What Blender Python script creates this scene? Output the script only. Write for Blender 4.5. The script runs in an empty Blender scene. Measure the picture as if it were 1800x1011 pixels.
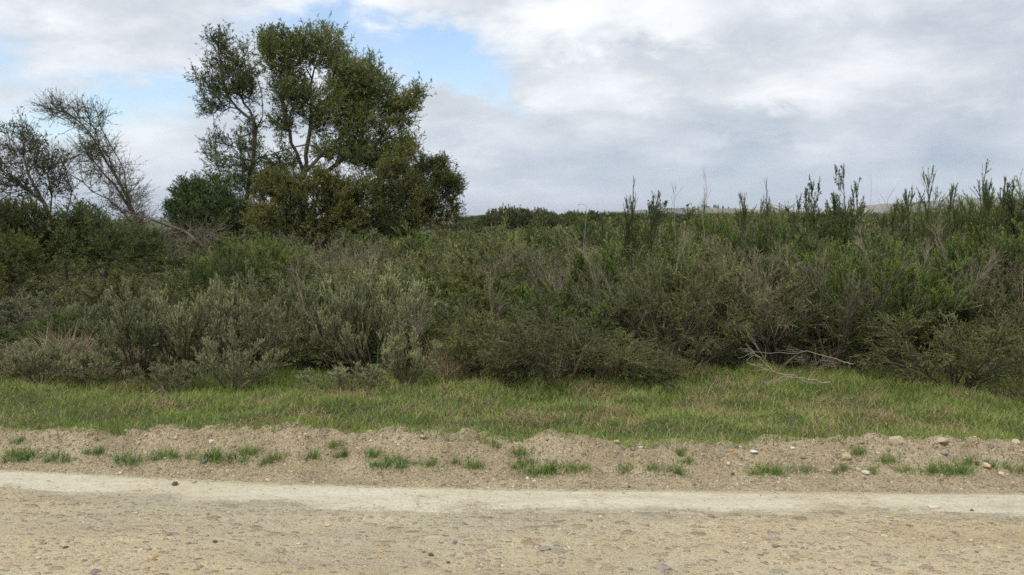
import bpy, math, random
import numpy as np
from mathutils import Vector

# ------------------------------------------------------------------ camera, sky, sun, exposure
S = bpy.context.scene
COL = S.collection
R = math.radians
EYE = 1.6
PITCH = R(4.42)
FPX = 1559.0                       # focal length in pixels of the 1800 px wide photograph
cam = bpy.data.cameras.new("camera"); camo = bpy.data.objects.new("camera", cam)
COL.objects.link(camo); S.camera = camo
camo.location = (0, 0, EYE); camo.rotation_euler = (R(90) - PITCH, 0, 0)
cam.sensor_width = 36; cam.lens = FPX / 1800 * 36
cam.clip_start = 0.05; cam.clip_end = 20000
S.view_settings.view_transform = 'Standard'; S.view_settings.look = 'None'
S.view_settings.exposure = 0.30; S.view_settings.gamma = 1.0
S.cycles.max_bounces = 8; S.cycles.diffuse_bounces = 4; S.cycles.glossy_bounces = 2
S.cycles.transmission_bounces = 4; S.cycles.transparent_max_bounces = 4
S.cycles.caustics_reflective = False; S.cycles.caustics_refractive = False
S.cycles.use_denoising = False
S.cycles.filter_width = 1.6

SUN_EL, SUN_AZ = R(52), R(-145)     # azimuth measured clockwise from +Y (view direction)

def build_world():
    w = bpy.data.worlds.new("World"); S.world = w; w.use_nodes = True
    nt = w.node_tree; nt.nodes.clear(); N = nt.nodes.new; L = nt.links.new
    def m(op, a, b=None, c=None, clamp=False):
        n = N('ShaderNodeMath'); n.operation = op; n.use_clamp = clamp
        for i, v in enumerate((a, b, c)):
            if v is None: continue
            if isinstance(v, (int, float)): n.inputs[i].default_value = v
            else: L(v, n.inputs[i])
        return n.outputs[0]
    def mr(v, a, b, c=0.0, d=1.0):
        n = N('ShaderNodeMapRange'); n.interpolation_type = 'SMOOTHSTEP'
        L(v, n.inputs[0])
        for i, q in enumerate((a, b, c, d)): n.inputs[i + 1].default_value = q
        return n.outputs[0]
    tc = N('ShaderNodeTexCoord'); sep = N('ShaderNodeSeparateXYZ'); L(tc.outputs['Generated'], sep.inputs[0])
    x, y, z = sep.outputs
    zz = m('ADD', m('MAXIMUM', z, 0.0), 0.24)
    px = m('DIVIDE', x, zz); py = m('DIVIDE', y, zz)
    comb = N('ShaderNodeCombineXYZ'); L(px, comb.inputs[0]); L(py, comb.inputs[1])
    def noise(scale, detail, rough, off, dist=0.0, src=None, sc=(1, 1, 1)):
        mp = N('ShaderNodeMapping'); mp.inputs['Location'].default_value = off; mp.inputs['Scale'].default_value = sc
        L(src or comb.outputs[0], mp.inputs[0])
        n = N('ShaderNodeTexNoise'); n.inputs['Scale'].default_value = scale; n.inputs['Detail'].default_value = detail
        n.inputs['Roughness'].default_value = rough; n.inputs['Distortion'].default_value = dist
        L(mp.outputs[0], n.inputs['Vector']); return n.outputs[0]
    n_big = noise(0.8, 5, 0.5, (3.1, 1.7, 0), 0.3, sc=(0.8, 1.0, 1))
    n_mid = noise(2.0, 8, 0.56, (7.3, 2.2, 4), 0.35, sc=(0.85, 1.0, 1))
    n_fine = noise(5.5, 7, 0.58, (1.3, 8.2, 2), 0.3, sc=(0.8, 1.0, 1))
    nv = N('ShaderNodeTexNoise'); nv.inputs['Scale'].default_value = 2.2; nv.inputs['Detail'].default_value = 4; L(comb.outputs[0], nv.inputs['Vector'])
    va = N('ShaderNodeVectorMath'); va.operation = 'MULTIPLY_ADD'; L(nv.outputs['Color'], va.inputs[0]); va.inputs[1].default_value = (.55, .55, 0); L(comb.outputs[0], va.inputs[2])
    vo = N('ShaderNodeTexVoronoi'); vo.feature = 'SMOOTH_F1'; vo.inputs['Scale'].default_value = 2.3; vo.inputs['Smoothness'].default_value = .6; L(va.outputs[0], vo.inputs['Vector'])
    puff = vo.outputs['Distance']
    n_dir = noise(5.0, 8, 0.58, (2.3, 5.2, 1), 0.3, src=tc.outputs['Generated'], sc=(1, 1, 2.3))
    n_dir2 = noise(14.0, 6, 0.6, (4.3, 1.2, 3), 0.3, src=tc.outputs['Generated'], sc=(1, 1, 2.0))
    # direction coordinates: azimuth tangent and elevation tangent about the northern half
    yy = m('MAXIMUM', m('ABSOLUTE', y), 0.05)
    u = m('DIVIDE', x, yy); v = m('DIVIDE', z, yy)
    nwx = m('MULTIPLY_ADD', n_dir, 0.34, -0.17); nwy = m('MULTIPLY_ADD', n_dir2, 0.10, -0.05)
    uw = m('ADD', u, nwx); vw = m('ADD', v, nwy)
    def spot(u0, v0, su, sv, rot=0.0):
        du = m('SUBTRACT', uw, u0); dv = m('SUBTRACT', vw, v0)
        c, s = math.cos(rot), math.sin(rot)
        a = m('ADD', m('MULTIPLY', du, c / su), m('MULTIPLY', dv, s / su))
        b = m('ADD', m('MULTIPLY', du, -s / sv), m('MULTIPLY', dv, c / sv))
        r = m('ADD', m('MULTIPLY', a, a), m('MULTIPLY', b, b))
        return m('EXPONENT', m('MULTIPLY', r, -1.0))
    def P(px_, py_): return ((px_ - 900) / FPX, (385 - py_) / FPX)
    def add(lst):
        o = lst[0]
        for q in lst[1:]: o = m('ADD', o, q)
        return o
    def sp(px_, py_, sx, sy, rot=0.0, amp=1.0):
        return m('MULTIPLY', spot(*P(px_, py_), sx / FPX, sy / FPX, rot), amp)
    # holes in the cloud cover
    blue = add([sp(670, 75, 170, 48, -0.2, 1.1), sp(820, 125, 85, 48, -0.6, 0.95), sp(240, 190, 190, 40, 0.08, 0.95), sp(20, 120, 100, 60, 0, 0.7),
                sp(60, 225, 140, 30, 0, 0.6), sp(400, 60, 90, 40, 0, 0.45), sp(905, 170, 30, 60, 0, .35), sp(1290, 10, 40, 20, 0, .3)])
    cover = m('SUBTRACT', 1.0, mr(m('ADD', blue, m('MULTIPLY_ADD', n_dir, 1.2, -0.60)), 0.06, 1.1))
    # light and dark of the cloud itself
    lightp = add([sp(1120, 50, 150, 80, 0, 1.15), sp(980, 20, 90, 50, 0, 0.6), sp(820, 235, 90, 40, 0, 0.5), sp(1000, 185, 60, 28, 0, 0.5), sp(1480, 175, 200, 30, 0, 0.35),
                  sp(1740, 230, 90, 30, 0, 0.4), sp(600, 15, 300, 25, 0, 0.3), sp(330, 300, 90, 60, 0, .5), sp(1350, 165, 100, 25, 0, 0.4), sp(880, 300, 200, 60, 0, 0.15)])
    darkp = add([sp(1110, 125, 190, 28, 0.06, 0.85), sp(1270, 262, 75, 18, 0, 1.1), sp(1340, 215, 80, 16, 0, 0.7), sp(1640, 60, 220, 34, 0.22, 0.75), sp(1700, 215, 90, 26, 0.2, 0.7),
                 sp(1150, 310, 320, 30, 0, 0.6), sp(130, 70, 160, 50, 0, 0.35), sp(1400, 60, 90, 40, 0, .35), sp(1500, 300, 300, 30, 0, 0.45), sp(800, 320, 140, 22, 0, .3), sp(600, 180, 90, 40, 0, .3)])
    br = m('ADD', m('MULTIPLY_ADD', n_big, 0.4, -0.20), m('MULTIPLY_ADD', n_mid, .6, -0.30))
    br = m('ADD', br, m('MULTIPLY_ADD', n_fine, 0.3, -0.15))
    br = m('ADD', br, m('MULTIPLY', m('SUBTRACT', lightp, darkp), 0.27))
    br = m('ADD', br, m('ADD', m('MULTIPLY_ADD', n_dir, 1.3, -0.65), m('MULTIPLY_ADD', n_dir2, .55, -0.275))); br = m('ADD', br, m('MULTIPLY_ADD', puff, -0.35, 0.14)); br = m('ADD', br, 0.63, clamp=True)
    cr = N('ShaderNodeValToRGB'); L(br, cr.inputs[0]); e = cr.color_ramp.elements
    e[0].position = 0.0; e[0].color = (0.36, 0.425, 0.50, 1)
    e[1].position = 1.0; e[1].color = (0.90, 0.91, 0.92, 1)
    q = e.new(0.5); q.color = (0.575, 0.615, 0.665, 1)
    # clouds thin out and turn bluish towards the horizon
    hz = mr(v, 0.0, 0.16)
    mx = N('ShaderNodeMix'); mx.data_type = 'RGBA'; L(m('MULTIPLY_ADD', hz, -0.55, 0.55), mx.inputs[0])
    L(cr.outputs[0], mx.inputs[6]); mx.inputs[7].default_value = (0.44, 0.52, 0.62, 1)
    sky = N('ShaderNodeTexSky'); sky.sky_type = 'NISHITA'; sky.sun_disc = False
    sky.sun_elevation = SUN_EL; sky.sun_rotation = SUN_AZ; sky.air_density = 1.0; sky.dust_density = .6; sky.ozone_density = 2.0
    b1 = N('ShaderNodeBackground'); L(sky.outputs[0], b1.inputs[0]); b1.inputs[1].default_value = 0.15
    b2 = N('ShaderNodeBackground'); L(mx.outputs[2], b2.inputs[0]); b2.inputs[1].default_value = 1.0
    ms = N('ShaderNodeMixShader'); L(m('MULTIPLY_ADD', cover, 0.9, 0.1), ms.inputs[0]); L(b1.outputs[0], ms.inputs[1]); L(b2.outputs[0], ms.inputs[2])
    out = N('ShaderNodeOutputWorld'); L(ms.outputs[0], out.inputs[0])
build_world()
sl = bpy.data.lights.new("sun", 'SUN'); sl.energy = 2.2; sl.angle = R(12); sl.color = (1.0, 0.95, 0.87)
so = bpy.data.objects.new("sun", sl); COL.objects.link(so)
so.rotation_euler = (R(90) - SUN_EL, 0, -SUN_AZ + math.pi)   # aims from the sun's place down to the ground
sd = Vector((math.sin(SUN_AZ) * math.cos(SUN_EL), math.cos(SUN_AZ) * math.cos(SUN_EL), math.sin(SUN_EL)))
so.rotation_euler = sd.to_track_quat('Z', 'Y').to_euler()

# ------------------------------------------------------------------ helpers
rng = np.random.default_rng(7)
cp, spn = math.cos(PITCH), math.sin(PITCH)
def at(x, y, Y):
    """point at world depth Y seen at photo pixel x, y (used to measure the place from the photograph)"""
    u = (x - 900) / FPX; v = (505.5 - y) / FPX
    d = np.array([u, cp + v * spn, -spn + v * cp]); return np.array([0, 0, EYE]) + d * (Y / d[1])
def gp(x, y, z=0.0):
    u = (x - 900) / FPX; v = (505.5 - y) / FPX
    d = np.array([u, cp + v * spn, -spn + v * cp]); return np.array([0, 0, EYE]) + d * ((z - EYE) / d[2])

def nrm(a): return a / np.maximum(np.linalg.norm(a, axis=-1, keepdims=True), 1e-9)
_grids = {}
def vnoise(x, y, seed=0):
    if seed not in _grids: _grids[seed] = np.random.default_rng(1000 + seed).random((256, 256))
    g = _grids[seed]
    xi = np.floor(x).astype(int); yi = np.floor(y).astype(int); fx = x - xi; fy = y - yi
    fx = fx * fx * (3 - 2 * fx); fy = fy * fy * (3 - 2 * fy)
    a = g[xi % 256, yi % 256]; b = g[(xi + 1) % 256, yi % 256]; c = g[xi % 256, (yi + 1) % 256]; d = g[(xi + 1) % 256, (yi + 1) % 256]
    return (a * (1 - fx) + b * fx) * (1 - fy) + (c * (1 - fx) + d * fx) * fy
def fbm(x, y, seed=0, o=4):
    s = 0; a = 0.5; t = 0
    for i in range(o):
        s = s + a * vnoise(x * 2 ** i + 17.3 * i, y * 2 ** i + 5.1 * i, seed + i); t += a; a *= 0.5
    return s / t
def sstep(a, b, x):
    t = np.clip((x - a) / (b - a), 0, 1); return t * t * (3 - 2 * t)

def mesh_np(name, blocks, mats, tone=None, smooth=False, loc=None):
    """blocks: list of (verts (n,3), faces (f,3|4), tone (f,) or None, mat index)"""
    vs, lt, ls, tn, mi = [], [], [], [], []; off = 0; loops = []
    for b in blocks:
        v, f = b[0], b[1]; t = b[2] if len(b) > 2 and b[2] is not None else np.full(len(f), 0.5); k = b[3] if len(b) > 3 else 0
        if len(f) == 0: continue
        vs.append(v.reshape(-1, 3)); loops.append((f + off).reshape(-1)); lt.append(np.full(len(f), f.shape[1])); tn.append(t); mi.append(np.full(len(f), k))
        off += len(vs[-1])
    v = np.concatenate(vs).astype(np.float32); lp = np.concatenate(loops).astype(np.int32); lt = np.concatenate(lt).astype(np.int32)
    st = np.concatenate([[0], np.cumsum(lt)[:-1]]).astype(np.int32)
    me = bpy.data.meshes.new(name); me.vertices.add(len(v)); me.vertices.foreach_set('co', v.ravel())
    me.loops.add(len(lp)); me.loops.foreach_set('vertex_index', lp)
    me.polygons.add(len(lt)); me.polygons.foreach_set('loop_start', st); me.polygons.foreach_set('loop_total', lt)
    for mt in (mats if isinstance(mats, (list, tuple)) else [mats]): me.materials.append(mt)
    me.polygons.foreach_set('material_index', np.concatenate(mi).astype(np.int32))
    me.polygons.foreach_set('use_smooth', np.full(len(lt), smooth))
    a = me.attributes.new('tone', 'FLOAT', 'FACE'); a.data.foreach_set('value', np.concatenate(tn).astype(np.float32))
    me.update(calc_edges=True); me.validate()
    return me
def obj(name, me, parent=None):
    o = bpy.data.objects.new(name, me); COL.objects.link(o)
    if parent: o.parent = parent
    return o
def tag(o, label=None, cat=None, group=None, kind=None):
    for k, v in (('label', label), ('category', cat), ('group', group), ('kind', kind)):
        if v: o[k] = v
    return o
def thing(name, label, cat, loc=(0, 0, 0), group=None):
    o = bpy.data.objects.new(name, None); COL.objects.link(o); o.location = loc; o.empty_display_size = 0.1
    return tag(o, label, cat, group)
def dup(root):
    r = root.copy(); COL.objects.link(r)
    for k in ('label', 'group'):
        if k in r: del r[k]
    for ch in list(root.children):
        c = ch.copy(); COL.objects.link(c); c.parent = r
    return r

# plant growing, vectorised: a bundle of stems is an array (N, K, 3)
def resample(pts, K):
    pts = np.asarray(pts, float); d = np.concatenate([[0], np.cumsum(np.linalg.norm(np.diff(pts, axis=0), axis=1))]); t = np.linspace(0, d[-1], K)
    return np.stack([np.interp(t, d, pts[:, i]) for i in range(3)], 1)
def walk(start, dirs, L, K, up=0.0, wob=0.15, grav=0.0, r=None):
    r = r or rng
    n = len(start); P = np.zeros((n, K, 3)); P[:, 0] = start; d = dirs.copy(); st = (L / (K - 1))[:, None]
    for k in range(1, K):
        d = nrm(d + r.normal(0, wob, (n, 3)) + np.array([0, 0, up - grav * k / K])); P[:, k] = P[:, k - 1] + d * st
    return P
def grow(P, n, t0, t1, L, Lv=0.3, ang=40, angv=12, K=4, up=0.0, wob=0.12, grav=0.0, taper=0.5, r=None, bias=None):
    r = r or rng
    N, KK, _ = P.shape; idx = np.repeat(np.arange(N), n); m = len(idx)
    t = r.uniform(t0, t1, m); f = t * (KK - 1); i = np.minimum(f.astype(int), KK - 2); f = (f - i)[:, None]
    a, b = P[idx, i], P[idx, i + 1]; s = a + (b - a) * f; T = nrm(b - a)
    q = r.normal(0, 1, (m, 3)); q = nrm(q - (q * T).sum(1, keepdims=True) * T)
    an = np.radians(r.normal(ang, angv, m))[:, None]; d = nrm(np.cos(an) * T + np.sin(an) * q + np.array([0, 0, up]) + (0 if bias is None else np.array(bias)))
    LL = L * r.uniform(1 - Lv, 1 + Lv, m) * (1 - taper * (t - t0) / max(t1 - t0, 1e-6))
    return walk(s, d, LL, K, up * 0.3, wob, grav, r)
def tubes(P, r0, r1, sides=3, tone=0.5, tv=0.2):
    N, K, _ = P.shape; T = nrm(np.gradient(P, axis=1)); ref = nrm(rng.normal(0, 1, (N, 1, 3)))
    A = nrm(np.cross(T, ref + 1e-4)); B = np.cross(T, A)
    r0 = np.broadcast_to(np.asarray(r0, float), (N,)); r1 = np.broadcast_to(np.asarray(r1, float), (N,))
    rr = r0[:, None] + (r1 - r0)[:, None] * np.linspace(0, 1, K)[None]
    an = np.linspace(0, 2 * np.pi, sides, endpoint=False)
    V = P[:, :, None] + rr[:, :, None, None] * (np.cos(an)[None, None, :, None] * A[:, :, None] + np.sin(an)[None, None, :, None] * B[:, :, None])
    base = (np.arange(N) * K * sides)[:, None, None] + (np.arange(K - 1) * sides)[None, :, None]; j = np.arange(sides)[None, None]; j2 = (j + 1) % sides
    F = np.stack([base + j, base + j2, base + sides + j2, base + sides + j], -1).reshape(-1, 4)
    tn = np.clip(tone + np.repeat(rng.uniform(-tv, tv, N), (K - 1) * sides), 0, 1)
    return V.reshape(-1, 3), F, tn
def leaves(P, n, ln, wd, t0=0.15, t1=1.0, ang=45, angv=15, lv=0.3, tri=True, tone=0.5, tv=0.3, up=0.0, tip=0.0, fold=0.0, r=None):
    r = r or rng
    N, KK, _ = P.shape; idx = np.repeat(np.arange(N), n); m = len(idx)
    t = r.uniform(t0, t1, m); f = t * (KK - 1); i = np.minimum(f.astype(int), KK - 2); f = (f - i)[:, None]
    a, b = P[idx, i], P[idx, i + 1]; s = a + (b - a) * f; T = nrm(b - a)
    q = r.normal(0, 1, (m, 3)); q = nrm(q - (q * T).sum(1, keepdims=True) * T)
    an = np.radians(r.normal(ang, angv, m))[:, None]; d = nrm(np.cos(an) * T + np.sin(an) * q + np.array([0, 0, up]))
    l = (ln * r.uniform(1 - lv, 1 + lv, m))[:, None]; w = l * (wd / ln) * 0.5
    sd_ = nrm(np.cross(d, nrm(r.normal(0, 1, (m, 3)))))
    tn = np.clip(tone + np.repeat(r.uniform(-tv * .6, tv * .6, N), n) + r.uniform(-tv * .6, tv * .6, m) + tip * (t - 0.5), 0, 1)
    if tri:
        V = np.stack([s - sd_ * w, s + sd_ * w, s + d * l], 1); F = np.arange(m * 3).reshape(-1, 3)
    else:
        up_ = np.cross(sd_, d) * l * fold
        V = np.stack([s, s + d * l * .45 + sd_ * w + up_, s + d * l, s + d * l * .45 - sd_ * w + up_], 1); F = np.arange(m * 4).reshape(-1, 4)
    return V.reshape(-1, 3), F, tn

# ------------------------------------------------------------------ materials
def new_mat(name):
    mt = bpy.data.materials.new(name); mt.use_nodes = True; nt = mt.node_tree; nt.nodes.clear(); return mt, nt, nt.nodes.new, nt.links.new
def leaf_mat(name, cols, transl=0.25, rough=0.55, var=0.32, spec=0.35):
    """cols: list of (position, rgb) over the leaf's own tone attribute; each plant shifts a little"""
    mt, nt, N, L = new_mat(name)
    at_ = N('ShaderNodeAttribute'); at_.attribute_name = 'tone'
    cr = N('ShaderNodeValToRGB'); L(at_.outputs['Fac'], cr.inputs[0]); e = cr.color_ramp.elements
    e[0].position, e[0].color = cols[0][0], (*cols[0][1], 1); e[1].position, e[1].color = cols[-1][0], (*cols[-1][1], 1)
    for p, c in cols[1:-1]: q = e.new(p); q.color = (*c, 1)
    oi = N('ShaderNodeObjectInfo'); h = N('ShaderNodeHueSaturation')
    a = N('ShaderNodeMapRange'); L(oi.outputs['Random'], a.inputs[0]); a.inputs[3].default_value = 1 - var; a.inputs[4].default_value = 1 + var
    b = N('ShaderNodeMapRange'); L(oi.outputs['Random'], b.inputs[0]); b.inputs[3].default_value = 0.506; b.inputs[4].default_value = 0.480
    L(a.outputs[0], h.inputs['Value']); L(b.outputs[0], h.inputs['Hue']); L(cr.outputs[0], h.inputs['Color'])
    p = N('ShaderNodeBsdfPrincipled'); L(h.outputs[0], p.inputs['Base Color']); p.inputs['Roughness'].default_value = rough; p.inputs['Specular IOR Level'].default_value = spec
    o = N('ShaderNodeOutputMaterial')
    if transl > 0:
        tr = N('ShaderNodeBsdfTranslucent'); hs = N('ShaderNodeHueSaturation'); hs.inputs['Saturation'].default_value = 1.15; hs.inputs['Value'].default_value = 1.2; L(h.outputs[0], hs.inputs['Color']); L(hs.outputs[0], tr.inputs[0])
        ms = N('ShaderNodeMixShader'); ms.inputs[0].default_value = transl; L(p.outputs[0], ms.inputs[1]); L(tr.outputs[0], ms.inputs[2]); L(ms.outputs[0], o.inputs[0])
    else: L(p.outputs[0], o.inputs[0])
    return mt
def lin(r, g, b):
    f = lambda c: ((c / 255 + 0.055) / 1.055) ** 2.4 if c / 255 > 0.04045 else c / 255 / 12.92
    return (f(r), f(g), f(b))
M = {}
M['silver'] = leaf_mat('silver_leaf', [(0, (0.112, 0.121, 0.063)), (.35, (0.210, 0.226, 0.111)), (.7, (0.338, 0.363, 0.189)), (1, (0.539, 0.554, 0.321))], .15)
M['feather'] = leaf_mat('feather_leaf', [(0, (0.057, 0.075, 0.025)), (.4, (0.125, 0.156, 0.049)), (.75, (0.211, 0.245, 0.081)), (1, (0.361, 0.377, 0.147))], .25)
M['green'] = leaf_mat('green_leaf', [(0, (0.037, 0.066, 0.014)), (.4, (0.084, 0.142, 0.028)), (.75, (0.141, 0.220, 0.046)), (1, (0.257, 0.333, 0.084))], .3)
M['spike'] = leaf_mat('spiky_leaf', [(0, (0.040, 0.054, 0.020)), (.5, (0.084, 0.110, 0.036)), (1, (0.179, 0.203, 0.068))], .25)
M['olive'] = leaf_mat('olive_leaf', [(0, (0.040, 0.051, 0.016)), (.5, (0.099, 0.120, 0.031)), (.8, (0.157, 0.168, 0.050)), (1, (0.267, 0.226, 0.065))], .3)
M['wattle'] = leaf_mat('wattle_leaf', [(0, (0.049, 0.071, 0.022)), (.5, (0.109, 0.146, 0.047)), (.85, (0.184, 0.210, 0.070)), (1, (0.244, 0.224, 0.077))], .3)
M['dark'] = leaf_mat('dark_leaf', [(0, (0.023, 0.044, 0.014)), (.5, (0.050, 0.086, 0.026)), (1, (0.104, 0.150, 0.045))], .25)
M['thicket'] = leaf_mat('thicket_leaf', [(0, (0.040, 0.053, 0.023)), (.5, (0.081, 0.103, 0.038)), (1, (0.172, 0.176, 0.063))], .2)
M['yellow'] = leaf_mat('yellow_flower', [(0, (.20, .18, .04)), (1, (.40, .33, .06))], .2)
M['brown'] = leaf_mat('brown_leaf', [(0, (0.052, 0.052, 0.029)), (.5, (0.105, 0.108, 0.055)), (1, (0.173, 0.201, 0.079))], .2)
M['white'] = leaf_mat('white_petal', [(0, (.75, .75, .70)), (1, (.85, .85, .8))], .2, var=0.03)
M['twig'] = leaf_mat('grey_twig', [(0, (0.043, 0.038, 0.025)), (.5, (0.119, 0.103, 0.070)), (1, (0.237, 0.209, 0.152))], 0, .85)
M['bark'] = leaf_mat('grey_bark', [(0, (.040, .034, .028)), (.5, (.085, .075, .062)), (1, (.16, .145, .12))], 0, .9, var=.1)
M['pale'] = leaf_mat('pale_dead_wood', [(0, (0.147, 0.119, 0.092)), (.5, (0.248, 0.211, 0.157)), (1, (0.386, 0.340, 0.266))], 0, .85, var=.1)
M['straw'] = leaf_mat('straw', [(0, (.15, .11, .058)), (.5, (.32, .25, .145)), (1, (.52, .44, .29))], .2, .7)
M['grass'] = leaf_mat('grass_blade', [(0, (0.078, 0.123, 0.024)), (.35, (0.161, 0.257, 0.052)), (.62, (0.263, 0.380, 0.092)), (.8, (0.335, 0.350, 0.130)), (.9, (0.455, 0.355, 0.173)), (1, (0.621, 0.514, 0.281))], .3, .5, var=0)
M['tuft'] = leaf_mat('tuft_blade', [(0, (0.075, 0.137, 0.029)), (.6, (0.138, 0.240, 0.054)), (.9, (0.225, 0.325, 0.096)), (1, (0.475, 0.429, 0.216))], .3, .5, var=.12)

def ground_mat(name, kind):
    mt, nt, N, L = new_mat(name)
    geo = N('ShaderNodeTexCoord')
    def mp(sc=(1, 1, 1)):
        n = N('ShaderNodeMapping'); n.inputs['Scale'].default_value = sc; L(geo.outputs['Object'], n.inputs[0]); return n.outputs[0]
    def noise(scale, d=6, r=.6, sc=(1, 1, 1), dist=0):
        n = N('ShaderNodeTexNoise'); n.inputs['Scale'].default_value = scale; n.inputs['Detail'].default_value = d; n.inputs['Roughness'].default_value = r; n.inputs['Distortion'].default_value = dist
        L(mp(sc), n.inputs['Vector']); return n.outputs[0]
    def vor(scale, sc=(1, 1, 1), feat='F1'):
        n = N('ShaderNodeTexVoronoi'); n.feature = feat; n.inputs['Scale'].default_value = scale; L(mp(sc), n.inputs['Vector']); return n
    def m(op, a, b=None, clamp=False):
        n = N('ShaderNodeMath'); n.operation = op; n.use_clamp = clamp
        for i, v in enumerate((a, b)):
            if v is None: continue
            if isinstance(v, (int, float)): n.inputs[i].default_value = v
            else: L(v, n.inputs[i])
        return n.outputs[0]
    def mr(v, a, b, c=0.0, d=1.0):
        n = N('ShaderNodeMapRange'); n.interpolation_type = 'SMOOTHSTEP'; L(v, n.inputs[0])
        for i, q in enumerate((a, b, c, d)): n.inputs[i + 1].default_value = q
        return n.outputs[0]
    def ramp(v, cols):
        cr = N('ShaderNodeValToRGB'); L(v, cr.inputs[0]); e = cr.color_ramp.elements
        e[0].position, e[0].color = cols[0][0], (*cols[0][1], 1); e[1].position, e[1].color = cols[-1][0], (*cols[-1][1], 1)
        for p, c in cols[1:-1]: q = e.new(p); q.color = (*c, 1)
        return cr.outputs[0]
    def mix(f, a, b):
        n = N('ShaderNodeMix'); n.data_type = 'RGBA'; L(f, n.inputs[0]) if not isinstance(f, float) else setattr(n.inputs[0], 'default_value', f)
        for i, v in ((6, a), (7, b)):
            if isinstance(v, tuple): n.inputs[i].default_value = (*v, 1)
            else: L(v, n.inputs[i])
        return n.outputs[2]
    p = N('ShaderNodeBsdfPrincipled'); p.inputs['Roughness'].default_value = .9; p.inputs['Specular IOR Level'].default_value = .2
    out = N('ShaderNodeOutputMaterial'); L(p.outputs[0], out.inputs[0])
    if kind == 'road':
        big = noise(0.9, 5, .6, (.6, 1.6, 1)); mid = noise(5, 6, .65, (.5, 1.4, 1), .5); fine = noise(55, 5, .75)
        base = ramp(m('ADD', m('MULTIPLY', big, .5), m('MULTIPLY', mid, .5)), [(.33, (.44, .345, .19)), (.5, (.61, .51, .315)), (.66, (.71, .62, .42))])
        base = mix(mr(fine, .35, .72, 0, .45), base, (.70, .61, .42))
        base = mix(mr(noise(70, 4, .85, (.6, 1.3, 1)), .52, .70, 0, .75), base, (.26, .20, .13))
        base = mix(mr(noise(.7, 4, .55, (.5, 1.2, 1)), .42, .60, 0, .55), base, (.47, .43, .32))
        # embedded flat stones of several sizes
        h = fine
        for sc_, thr, amt, cols in ((11, .66, .8, [(0, (.30, .22, .14)), (.4, (.56, .43, .25)), (.7, (.40, .34, .30)), (1, (.68, .60, .44))]),
                               (28, .50, .85, [(0, (.26, .19, .12)), (.35, (.60, .46, .27)), (.7, (.36, .31, .27)), (1, (.70, .62, .47))]),
                               (75, .45, .7, [(0, (.22, .17, .11)), (.4, (.60, .48, .31)), (.8, (.38, .34, .30)), (1, (.74, .67, .52))])):
            vv = vor(sc_, (.75, 1.15, 1)); sc = N('ShaderNodeSeparateColor'); L(vv.outputs['Color'], sc.inputs[0])
            isst = m('GREATER_THAN', sc.outputs[0], thr); body = mr(vv.outputs['Distance'], .30, .42, 1, 0)
            f = m('MULTIPLY', m('MULTIPLY', isst, body), amt)
            base = mix(f, base, ramp(sc.outputs[1], cols))
            h = m('ADD', h, m('MULTIPLY', f, .9 if sc_ < 50 else .5))
        ed = N('ShaderNodeAttribute'); ed.attribute_name = 'edge'
        e = m('ADD', ed.outputs['Fac'], m('ADD', m('ADD', m('MULTIPLY', m('SUBTRACT', mid, .5), .5), m('MULTIPLY', m('SUBTRACT', noise(1.6, 3, .5, (1, .6, 1)), .5), .5)), m('MULTIPLY', m('SUBTRACT', fine, .5), .12)))
        wm = m('MULTIPLY', mr(e, .26, .56, 1, 0), mr(ed.outputs['Fac'], -.01, .05, .25, 1))
        wcol = ramp(m('ADD', m('MULTIPLY', noise(2.2, 5, .6, (.4, 2, 1)), .6), m('MULTIPLY', noise(30, 4, .7, (.5, 1, 1)), .4)), [(.35, (.42, .365, .25)), (.52, (.52, .475, .355)), (.68, (.60, .58, .49))])
        wcol = mix(mr(noise(26, 4, .85, (.35, 1.6, 1)), .60, .72, 0, .55), wcol, (.30, .27, .21))
        # patchy break-up of the pale dust
        brk = mr(noise(1.3, 5, .65, (1, .5, 1)), .30, .52, .5, 1)
        wm = m('MULTIPLY', wm, brk)
        col = mix(wm, base, wcol)
        L(col, p.inputs['Base Color'])
        bh = m('MULTIPLY', m('ADD', h, m('MULTIPLY', mid, .8)), mr(wm, 0, 1, 1, .25))
        bp = N('ShaderNodeBump'); bp.inputs['Strength'].default_value = 1; bp.inputs['Distance'].default_value = .022; L(bh, bp.inputs['Height']); L(bp.outputs[0], p.inputs['Normal'])
    elif kind == 'bank':
        n1 = noise(3, 6, .65); n2 = noise(40, 5, .75)
        col = ramp(m('ADD', m('MULTIPLY', n1, .6), m('MULTIPLY', n2, .4)), [(.33, (.31, .25, .15)), (.5, (.46, .38, .24)), (.68, (.59, .50, .335))])
        h = n2
        for sc_, thr, amt in ((22, .72, .7), (55, .55, .7), (110, .5, .6)):
            vv = vor(sc_); sc = N('ShaderNodeSeparateColor'); L(vv.outputs['Color'], sc.inputs[0])
            f = m('MULTIPLY', m('MULTIPLY', m('GREATER_THAN', sc.outputs[0], thr), mr(vv.outputs['Distance'], .28, .42, 1, 0)), amt)
            col = mix(f, col, ramp(sc.outputs[1], [(0, (.20, .15, .11)), (.5, (.42, .33, .23)), (.8, (.36, .31, .26)), (1, (.62, .53, .40))]))
            h = m('ADD', h, m('MULTIPLY', f, .8))
        L(col, p.inputs['Base Color'])
        bp = N('ShaderNodeBump'); bp.inputs['Strength'].default_value = 1; bp.inputs['Distance'].default_value = .03; L(h, bp.inputs['Height']); L(bp.outputs[0], p.inputs['Normal'])
    elif kind == 'soil':
        n1 = noise(.35, 5, .6); n2 = noise(14, 5, .7)
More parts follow.
